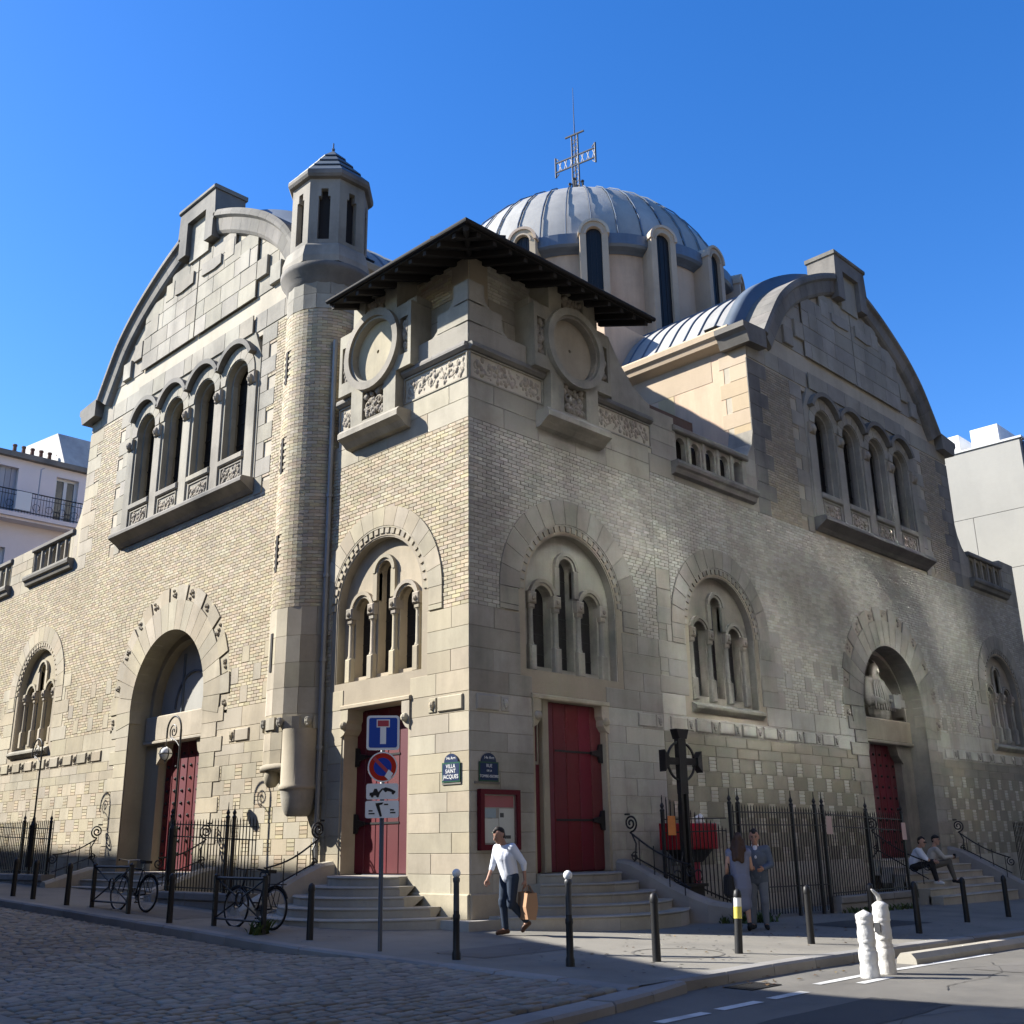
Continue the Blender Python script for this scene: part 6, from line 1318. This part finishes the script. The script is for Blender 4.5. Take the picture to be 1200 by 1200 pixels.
for h in hl:
    tl, tv = (rnd() - .5) * .02, (rnd() - .5) * .02
    q = MB(); q.add([FE(h[0], -.1 - tl - tv, h[2]), FE(h[1], -.1 + tl - tv, h[2]), FE(h[1], -.1 + tl + tv, h[3]), FE(h[0], -.1 - tl + tv, h[3])], [(0, 1, 2, 3)]); q.obj('patch_reflector', 'pane', eb, recalc=False)

# ------------------------------------------------------------------ wear on the street: repairs, cracks, a drain, litter
def patch(name, m, x0, x1, y0, y1, zf, dz):
    n = 8; e = MB(); pts = []
    for k in range(n): pts.append((x0 + (x1 - x0) * k / n, y0 + (rnd() - .5) * .05))
    for k in range(n): pts.append((x1 + (rnd() - .5) * .05, y0 + (y1 - y0) * k / n))
    for k in range(n): pts.append((x1 - (x1 - x0) * k / n, y1 + (rnd() - .5) * .05))
    for k in range(n): pts.append((x0 + (rnd() - .5) * .05, y1 - (y1 - y0) * k / n))
    c = ((x0 + x1) / 2, (y0 + y1) / 2); e.v = [(c[0], c[1], zf(*c) + dz)] + [(x, y, zf(x, y) + dz) for x, y in pts]; k = len(pts); e.f = [(0, 1 + i, 1 + (i + 1) % k) for i in range(k)]
    return tag(e.obj(name, m, recalc=False), kind='structure')
M['repair'] = mat('newer_asphalt_repair', (.075, .073, .07), var=.12, stain=.4, piece=False, streak=0, fine=70); M['repair2'] = mat('older_asphalt_repair', (.16, .15, .135), var=.14, stain=.5, piece=False, streak=0, fine=70)
patch('road_patch', 'repair', -4.6, -1.9, -9.4, -8.5, road_z, .005); patch('road_patch', 'repair2', 1.5, 4.6, -8.9, -8.2, road_z, .005); patch('pavement_patch', 'repair2', -2.9, -.9, -3.4, -2.3, gz, .005); patch('pavement_patch', 'repair', 5.8, 8.4, -4.6, -3.2, gz, .005); patch('pavement_patch', 'repair2', -3.1, -1.9, 4.8, 8.6, gz, .005)
M['crack'] = mat('road_crack', (.055, .053, .05), var=.1, stain=0, piece=False, bump=0)
def crack(x, y, a, L, zf, wd=.007):
    b = MB(); n = int(L / .12); rows = []
    for k in range(n):
        a += (rnd() - .5) * .7; x += .12 * math.cos(a); y += .12 * math.sin(a); w_ = wd * (.4 + rnd()); rows.append((x, y, w_))
    for (x, y, w_) in rows: b.v += [(x, y - w_, zf(x, y) + .0065), (x + w_ * .4, y + w_, zf(x, y) + .0065)]
    b.f = [(2 * k, 2 * k + 2, 2 * k + 3, 2 * k + 1) for k in range(n - 1)]; tag(b.obj('surface_crack', 'crack', recalc=False), kind='structure')
for (x, y, a, L) in ((-5.2, -8.3, .05, 5.5), (-1.0, -8.9, .2, 4.0), (1.2, -8.0, -.1, 5), (-3.6, -9.6, .3, 3), (4, -7.9, .0, 5)): crack(x, y, a, L, road_z)
for (x, y, a, L) in ((-3.2, -2.6, -.2, 2.6), (-2.4, -4.0, .9, 2.2), (.5, -3.0, -.2, 4), (2.6, -4.4, .1, 4), (-2.9, 3, 1.5, 4), (7, -3.4, .1, 5)): crack(x, y, a, L, gz, .005)
# litter, fallen leaves, gum spots
M['litter'] = mat('dry_leaf', (.16, .10, .045), var=.4, stain=0, bump=0, hue=.06)
b = MB()
for i in range(170):
    t_ = rnd()
    if t_ < .45: x, y, zf = -3 + rnd() * 14, -6.62 - rnd() ** 2 * .5, road_z
    elif t_ < .75: x, y, zf = -3.9 - rnd() ** 2 * .5, -1 + rnd() * 14, cob_z
    else: x, y, zf = -3 + rnd() * 9, -5.8 + rnd() * 3.4, gz
    if y < -6.6 and x < -2.6: continue
    s_ = .018 + rnd() * .03; a = rnd() * 6.28; z = zf(x, y) + .010
    b.add([(x + s_ * math.cos(a), y + s_ * math.sin(a), z), (x + s_ * .6 * math.cos(a + 1.6), y + s_ * .6 * math.sin(a + 1.6), z + .012), (x - s_ * math.cos(a), y - s_ * math.sin(a), z + .004), (x + s_ * .6 * math.cos(a - 1.6), y + s_ * .6 * math.sin(a - 1.6), z + .010)], [(0, 1, 2, 3)])
tag(b.obj('fallen_leaves', 'litter', recalc=False), kind='stuff')
b = MB()
for i in range(220):
    x, y = (-3.3 + rnd() * 12, -6.1 + rnd() * 3.2) if rnd() < .7 else (-3.3 + rnd() * 1.9, rnd() * 12); r = .012 + rnd() * .018
    b.add([(x + r * math.cos(k * PI / 3), y + r * math.sin(k * PI / 3), gz(x, y) + .0062) for k in range(6)], [(0, 1, 2, 3, 4, 5)])
tag(b.obj('gum_spots', 'crack', recalc=False), kind='stuff')
dg_ = thing('drain_grate', 'dark iron drain grate in the gutter beside the kerb', 'drain', (-1.9, -6.98, road_z(-1.9, -7) + .008)); q = MB(); q.slab(lambda u, d, z: (u, z, d), rect(-.32, .32, -.2, .2), [rect(-.28, .28, -.16, .16)], -.03, .004); q.obj('frame', 'iron', dg_)
for k in range(8): q = MB(); q.box((-.27 + k * .073, -.16, -.03), (-.235 + k * .073, .16, .002)); q.obj('grate_bar', 'iron', dg_)
q = MB(); q.box((-.28, -.16, -.035), (.28, .16, -.03)); q.obj('pit', 'wood', dg_)
# ------------------------------------------------------------------ people
def cloth(name, c, rough=.85, var=.06): M[name] = mat(name, c, rough=rough, var=var, stain=.15, bump=.15, fine=60, piece=False); return name
cloth('skin', (.44, .26, .185), .55); cloth('skin_tan', (.36, .20, .14), .55); cloth('eye', (.10, .08, .07), .3); cloth('shirt_white', (.66, .69, .76)); cloth('denim', (.022, .035, .06)); cloth('suit', (.10, .125, .165)); cloth('suit_trousers', (.16, .185, .225)); cloth('dress', (.17, .19, .27))
cloth('hair_brown', (.055, .030, .018), .6, .3); cloth('hair_dark', (.018, .014, .012), .6, .3); cloth('black_cloth', (.018, .018, .02)); cloth('khaki', (.13, .115, .09)); cloth('beige_shirt', (.46, .43, .38)); cloth('leather_brown', (.09, .045, .025), .5); cloth('white_shoe', (.6, .6, .58)); cloth('kraft', (.36, .21, .12), .8, .12)
def figure(label, loc, rz, J, top, bottom, shoes, hair, skin='skin', long_hair=False, sleeve=1.0, dress=None, jacket=None, w=1.0, cap=None, shades=False):
    P = thing('person', label, 'person', loc, rz)
    g = lambda k: Vector(J[k])
    head, neck, chest, pel = g('head'), g('neck'), g('chest'), g('pel')
    fw = Vector(J.get('look', (0, 1, -.15))).normalized(); rt = fw.cross(Vector((0, 0, 1))).normalized(); up = rt.cross(fw)
    sk = [((head + up * .045, .082), (head - up * .02 + fw * .012, .076)), ((head - up * .02 + fw * .015, .072), (head - up * .085 + fw * .045, .046)), ((head + up * .03 - fw * .03, .085), (head + up * .03 - fw * .02, .085)), ((neck + (head - neck) * .7 - fw * .02, .05), (neck, .055)),
          ((head + fw * .085 + up * .02, .012), (head + fw * .108 - up * .022, .017)), ((head - up * .055 + fw * .085 - rt * .016, .011), (head - up * .055 + fw * .085 + rt * .016, .011))]
    for s_ in (-1, 1): sk += [((head + rt * .083 * s_ + up * .02 - fw * .01, .016), (head + rt * .086 * s_ - up * .025, .013))]
    sk += [((neck, .06), (chest, .11)), ((chest - rt * .0, .12), (pel, .115))]
    for s, sx in (('l', -1), ('r', 1)):
        sh, el, wr, hp, kn, an, to = (g(k + s) for k in ('sh', 'el', 'wr', 'hp', 'kn', 'an', 'to'))
        sk += [((chest + (sh - chest) * .5 + Vector((0, 0, .03)), .075), (sh, .058)), ((sh, .055), (el, .040)), ((el, .040), (wr, .026)), ((pel + (hp - pel) * .5, .10), (hp, .088)), ((hp, .088), (kn, .054)), ((kn, .054), (kn + (an - kn) * .35, .052)), ((kn + (an - kn) * .35, .052), (an, .034)), ((an, .036), (an + (to - an) * .5 - Vector((0, 0, .015)), .036)), ((an + (to - an) * .5 - Vector((0, 0, .015)), .036), (to, .024))]
        hd_ = Vector(J.get('hand' + s, tuple((wr - el).normalized()))).normalized(); pn = Vector((-sx, .25, 0)); pn = (pn - hd_ * pn.dot(hd_)).normalized(); sd_ = hd_.cross(pn).normalized()
        pc_ = wr + hd_ * .055; sk += [((wr, .026), (pc_, .030)), ((pc_ + sd_ * .018, .017), (pc_ + hd_ * .03 + sd_ * .026, .015)), ((pc_ - sd_ * .018, .017), (pc_ + hd_ * .03 - sd_ * .026, .015))]
        for i, (o_, L) in enumerate(((-.030, .066), (-.010, .078), (.010, .074), (.030, .056))):
            b0 = pc_ + hd_ * .03 + sd_ * o_; b1 = b0 + hd_ * L * .5 + pn * .008; b2 = b1 + hd_ * L * .4 + pn * .025; sk += [((b0, .0095), (b1, .009)), ((b1, .009), (b2, .0075))]
        t0 = pc_ - sd_ * .03 - hd_ * .02; t1 = t0 - sd_ * .028 + hd_ * .03 + pn * .012; sk += [((t0, .012), (t1, .0105)), ((t1, .0105), (t1 + hd_ * .03 + pn * .010, .009))]
    capsules('body', skin, sk, P, .0085, 1)
    for s_ in (-1, 1):
        q = MB(); q.ball(head + fw * .085 + rt * .033 * s_ + up * .015, .0115, 8, 6); q.obj('eye', 'eye', P, True); q = MB(); q.tube([head + fw * .09 + rt * .018 * s_ + up * .036, head + fw * .088 + rt * .05 * s_ + up * .034], .006, 5); q.obj('eyebrow', hair, P)
    if shades: q = MB(); q.tube([head + fw * .07 - rt * .07 + up * .017, head + fw * .104 - rt * .03 + up * .015, head + fw * .108 + up * .02, head + fw * .104 + rt * .03 + up * .015, head + fw * .07 + rt * .07 + up * .017], [.008, .02, .008, .02, .008], 6); q.obj('sunglasses', 'black', P)
    hs = [((head + up * .085 - fw * .02, .072), (head + up * .05 - fw * .045, .085)), ((head + up * .05 - fw * .045, .083), (head - up * .02 - fw * .058, .062)), ((head + up * .095 + fw * .04, .042), (head + up * .10 - fw * .02, .06))]
    if long_hair:
        hs += [((head - fw * .05, .085), (neck - fw * .075 + up * .0, .085)), ((neck - fw * .075, .085), (chest - fw * .13 + Vector((0, 0, .06)), .07)), ((head + rt * .07 - fw * .03, .045), (neck + rt * .10 - fw * .06, .05)), ((head - rt * .07 - fw * .03, .045), (neck - rt * .10 - fw * .06, .05)), ((neck - rt * .06 - fw * .08, .06), (chest - rt * .07 - fw * .14 + Vector((0, 0, .03)), .045)), ((neck + rt * .06 - fw * .08, .06), (chest + rt * .06 - fw * .14 + Vector((0, 0, .0)), .045))]
    capsules('hair', hair, hs, P, .011, 2)
    if cap: q = MB(); q.ball(head + up * .085 - fw * .01, .10, 14, 8, (1, 1, .62)); q.box(tuple(head + fw * .05 - rt * .06 + up * .085 + Vector((-.04, -.02, 0))), tuple(head + fw * .15 + rt * .06 + up * .10)); q.obj('cap', cap, P, True)
    ts = [((neck - Vector((0, 0, .055)), .072), (chest, .145 * w)), ((chest + Vector((0, 0, .02)), .148 * w), (pel + Vector((0, 0, .10)), .145 * w)), ((pel + Vector((0, 0, .10)), .148 * w), (pel + Vector((0, 0, .0)), .142 * w))]
    xs = (g('shr') - g('shl')).normalized()
    for d in (-1, 1): ts += [((chest + xs * .07 * d, .125), (pel + xs * .05 * d + Vector((0, 0, .04)), .125))]
    for s in 'lr':
        sh, el, wr = g('sh' + s), g('el' + s), g('wr' + s); ts += [((chest + (sh - chest) * .45 + Vector((0, 0, .05)), .085), (sh, .076))]
        if sleeve > 0: ts += [((sh, .074), (sh + (el - sh) * min(1, sleeve * 2), .058))]
        if sleeve > .5: ts += [((el, .058), (el + (wr - el) * (sleeve - .5) * 2, .044))]
        if sleeve >= .5: 
            m_ = sh.lerp(el, .6) + Vector((.012, -.015, 0)); ts += [((m_, .064), (m_, .064))]
    capsules('jacket' if jacket else ('dress' if dress else 'shirt'), top, ts, P, .014, 3)
    if jacket:                                # skirts of the jacket, white collar
        capsules('jacket_hem', top, [((pel + xs * .07 * d + Vector((0, 0, .05)), .125), (pel + xs * .085 * d - Vector((0, 0, .10)), .115)) for d in (-1, 0, 1)], P, .016, 2)
        capsules('shirt_front', 'shirt_white', [((neck + fw * .035 - Vector((0, 0, .02)), .045), (chest + fw * .13 + Vector((0, 0, .02)), .03)), ((neck - rt * .03, .04), (neck + rt * .03, .04))], P, .012, 1)
    if dress:
        ds = []; hem = Vector((0, 0, J['hem']))
        mid = (g('knl') + g('knr')) / 2
        for f0, f1, r0, r1 in ((0, .4, .15, .17), (.4, .75, .165, .135), (.75, 1.0, .135, .145)):
            a, b_ = pel.lerp(Vector((mid.x, mid.y, J['hem'])), f0), pel.lerp(Vector((mid.x, mid.y, J['hem'])), f1)
            for d in (-1, 0, 1): ds += [((a + xs * .045 * d, r0 * .92), (b_ + xs * .05 * d, r1 * .88))]
        capsules('skirt', top, ds, P, .016, 3)
    else:
        bs = [((pel + xs * .05 * d + Vector((0, 0, .07)), .118), (pel + xs * .055 * d - Vector((0, 0, .03)), .122)) for d in (-1, 1)]
        for s in 'lr':
            hp, kn, an = g('hp' + s), g('kn' + s), g('an' + s); bs += [((hp, .108), (kn, .074)), ((kn, .075), (kn.lerp(an, .5), .064)), ((kn.lerp(an, .5), .063), (kn.lerp(an, .93), .056)), ((kn + Vector((0, .012, .03)), .074), (kn + Vector((0, .012, -.03)), .07))]
        capsules('trousers', bottom, bs, P, .013, 2)
    for s in 'lr':
        an, to = g('an' + s), g('to' + s); d = (to - an); hl_ = an - Vector((d.x, d.y, 0)).normalized() * .045 - Vector((0, 0, .035))
        capsules('shoe', shoes, [((hl_, .04), (an + d * .5 - Vector((0, 0, .015)), .046)), ((an + d * .5 - Vector((0, 0, .012)), .045), (to, .036)), ((an - Vector((0, 0, .01)), .046), (hl_, .042))], P, .011, 2)
    return P
# walking man with the paper bag
wm = dict(head=(0, .21, 1.575), neck=(0, .12, 1.44), chest=(0, .08, 1.24), pel=(0, 0, .93), look=(.12, 1, -.45), shl=(-.19, .07, 1.385), shr=(.19, .11, 1.375), ell=(-.27, -.10, 1.13), wrl=(-.25, -.14, .87), elr=(.24, .16, 1.11), wrr=(.20, .30, .89), hpl=(-.09, -.01, .90), hpr=(.09, .01, .90), knr=(.09, .07, .51), anr=(.08, .03, .085), tor=(.08, .20, .035), knl=(-.09, .03, .50), anl=(-.09, -.29, .20), tol=(-.09, -.20, .06), handl=(0, 0, -1))
MX, MY = -.27, -1.27
figure('man in pale blue shirt and dark jeans walking past the corner with a bag', (MX, MY, gz(MX, MY) + .012), math.radians(82), wm, 'shirt_white', 'denim', 'leather_brown', 'hair_dark', 'skin_tan', sleeve=.68)
ca, sa = math.cos(math.radians(82)), math.sin(math.radians(82))
def at(x, y): return (MX + x * ca - y * sa, MY + x * sa + y * ca)
bgx, bgy = at(-.27, -.17)
bg = thing('paper_bag', 'brown paper carrier bag held by the walking man', 'bag', (bgx, bgy, gz(MX, MY) + .25), math.radians(66))
q = MB(); vs = [(-.19, -.07, 0), (.19, -.07, .02), (.19, .07, 0), (-.19, .07, .015), (-.21, -.085, .42), (.20, -.08, .44), (.20, .085, .43), (-.21, .08, .42), (-.2, -.11, .2), (.2, -.10, .22), (.2, .10, .2), (-.2, .11, .21)]
q.add(vs, [(0, 1, 2, 3), (0, 1, 9, 8), (1, 2, 10, 9), (2, 3, 11, 10), (3, 0, 8, 11), (8, 9, 5, 4), (9, 10, 6, 5), (10, 11, 7, 6), (11, 8, 4, 7)]); q.obj('bag_body', 'kraft', bg); q = MB(); q.box((-.19, -.07, .33), (.18, .07, .35)); q.obj('contents', 'leather_brown', bg)
for s_ in (-1, 1): q = MB(); q.tube([(-.08, s_ * .07, .42), (-.05, s_ * .03, .53), (.05, s_ * .03, .54), (.08, s_ * .07, .42)], .007, 5); q.obj('bag_handle', 'kraft', bg)
# the couple by the gate
wo = dict(head=(.02, .03, 1.53), neck=(0, 0, 1.385), chest=(0, 0, 1.2), pel=(0, 0, .91), look=(.25, 1, .1), shl=(-.165, 0, 1.33), shr=(.165, 0, 1.33), ell=(-.23, -.03, 1.07), wrl=(-.22, .12, .90), elr=(.22, .03, 1.06), wrr=(.16, .22, 1.0), hpl=(-.085, 0, .88), hpr=(.085, 0, .88), knl=(-.075, .03, .50), knr=(.085, .0, .50), anl=(-.075, -.02, .13), anr=(.10, -.05, .13), tol=(-.08, .13, .03), tor=(.12, .10, .03), hem=.44)
WX, WY = 3.50, -3.36
figure('woman with long brown hair in a grey blue dress, seen from behind', (WX, WY, gz(WX, WY)), math.radians(-45), wo, 'dress', 'dress', 'black_cloth', 'hair_brown', 'skin', True, .1, dress=True, w=.86)
hb = thing('handbag', 'black shoulder bag hanging at the side of the woman', 'bag', (WX - .19, WY + .12, gz(WX, WY) + .62), math.radians(50))
capsules('bag_body', 'black_cloth', [(V((-.13, 0, .02), .07), V((.13, 0, .02), .07)), (V((-.12, 0, .28), .06), V((.12, 0, .28), .06)), (V((-.13, 0, .02), .07), V((-.12, 0, .28), .06)), (V((.13, 0, .02), .07), V((.12, 0, .28), .06)), (V((0, 0, .02), .085), V((0, 0, .26), .075))], hb, .02, 2)
q = MB(); q.tube([(-.12, 0, .3), (-.06, .0, .52), (.06, 0, .52), (.12, 0, .3)], .012, 5); q.obj('strap', 'black_cloth', hb)
ma = dict(head=(0, .05, 1.60), neck=(0, 0, 1.45), chest=(0, 0, 1.25), pel=(0, 0, .94), look=(-.05, 1, -.2), shl=(-.20, 0, 1.39), shr=(.20, 0, 1.39), ell=(-.27, -.02, 1.11), wrl=(-.14, .18, 1.05), elr=(.26, .05, 1.12), wrr=(.12, .24, 1.08), hpl=(-.09, 0, .91), hpr=(.09, 0, .91), knl=(-.10, .03, .50), knr=(.11, .02, .50), anl=(-.10, -.01, .085), anr=(.13, -.02, .085), tol=(-.13, .16, .035), tor=(.18, .15, .035))
AX, AY = 4.16, -3.30
figure('man in a blue grey suit facing the woman in the dress', (AX, AY, gz(AX, AY)), math.radians(118), ma, 'suit', 'suit_trousers', 'black_cloth', 'hair_dark', 'skin_tan', False, 1.0, jacket=True)
# the two men sitting on the steps
sa_ = dict(head=(.02, .27, .74), neck=(0, .19, .60), chest=(0, .13, .42), pel=(0, 0, .12), look=(.25, 1, -.25), shl=(-.19, .15, .53), shr=(.19, .17, .53), ell=(-.23, .30, .29), wrl=(-.10, .50, .25), elr=(.24, .34, .29), wrr=(.12, .54, .24), hpl=(-.10, .02, .11), hpr=(.10, .02, .11), knl=(-.14, .44, .20), knr=(.15, .46, .20), anl=(-.14, .52, -.26), anr=(.16, .56, -.26), tol=(-.15, .68, -.32), tor=(.18, .72, -.32))
figure('seated man in white shirt, sunglasses and white shoes, on the portal steps', (15.6, -.98, .56), math.radians(-165), sa_, 'shirt_white', 'black_cloth', 'white_shoe', 'hair_dark', 'skin', sleeve=.6, shades=True)
sb_ = dict(sa_); sb_.update(head=(.0, .20, .78), neck=(0, .14, .63), chest=(0, .09, .43), look=(.5, 1, -.05), elr=(.22, .34, .32), wrr=(.06, .56, .34), ell=(-.23, .30, .31), wrl=(-.04, .54, .32), knl=(-.10, .45, .21), anl=(-.06, .58, -.26), tol=(-.05, .76, -.32))
figure('seated man in beige shirt and dark cap holding a cup, on the steps', (16.65, -.98, .56), math.radians(-150), sb_, 'beige_shirt', 'khaki', 'black_cloth', 'hair_dark', 'skin', sleeve=1.0, cap='black_cloth')
q = MB(); q.lathe([(.0, 0), (.030, 0), (.040, .11), (.042, .115), (.0, .12)], (0, 0), 12); tag(q.obj('paper_cup', 'black_cloth', None, True, (16.65 + .63 * math.sin(math.radians(150)) - .02, -.98 - .63 * math.cos(math.radians(30)) - .02, .86)), 'dark drinking cup in the hand of the seated man in the cap', 'cup')
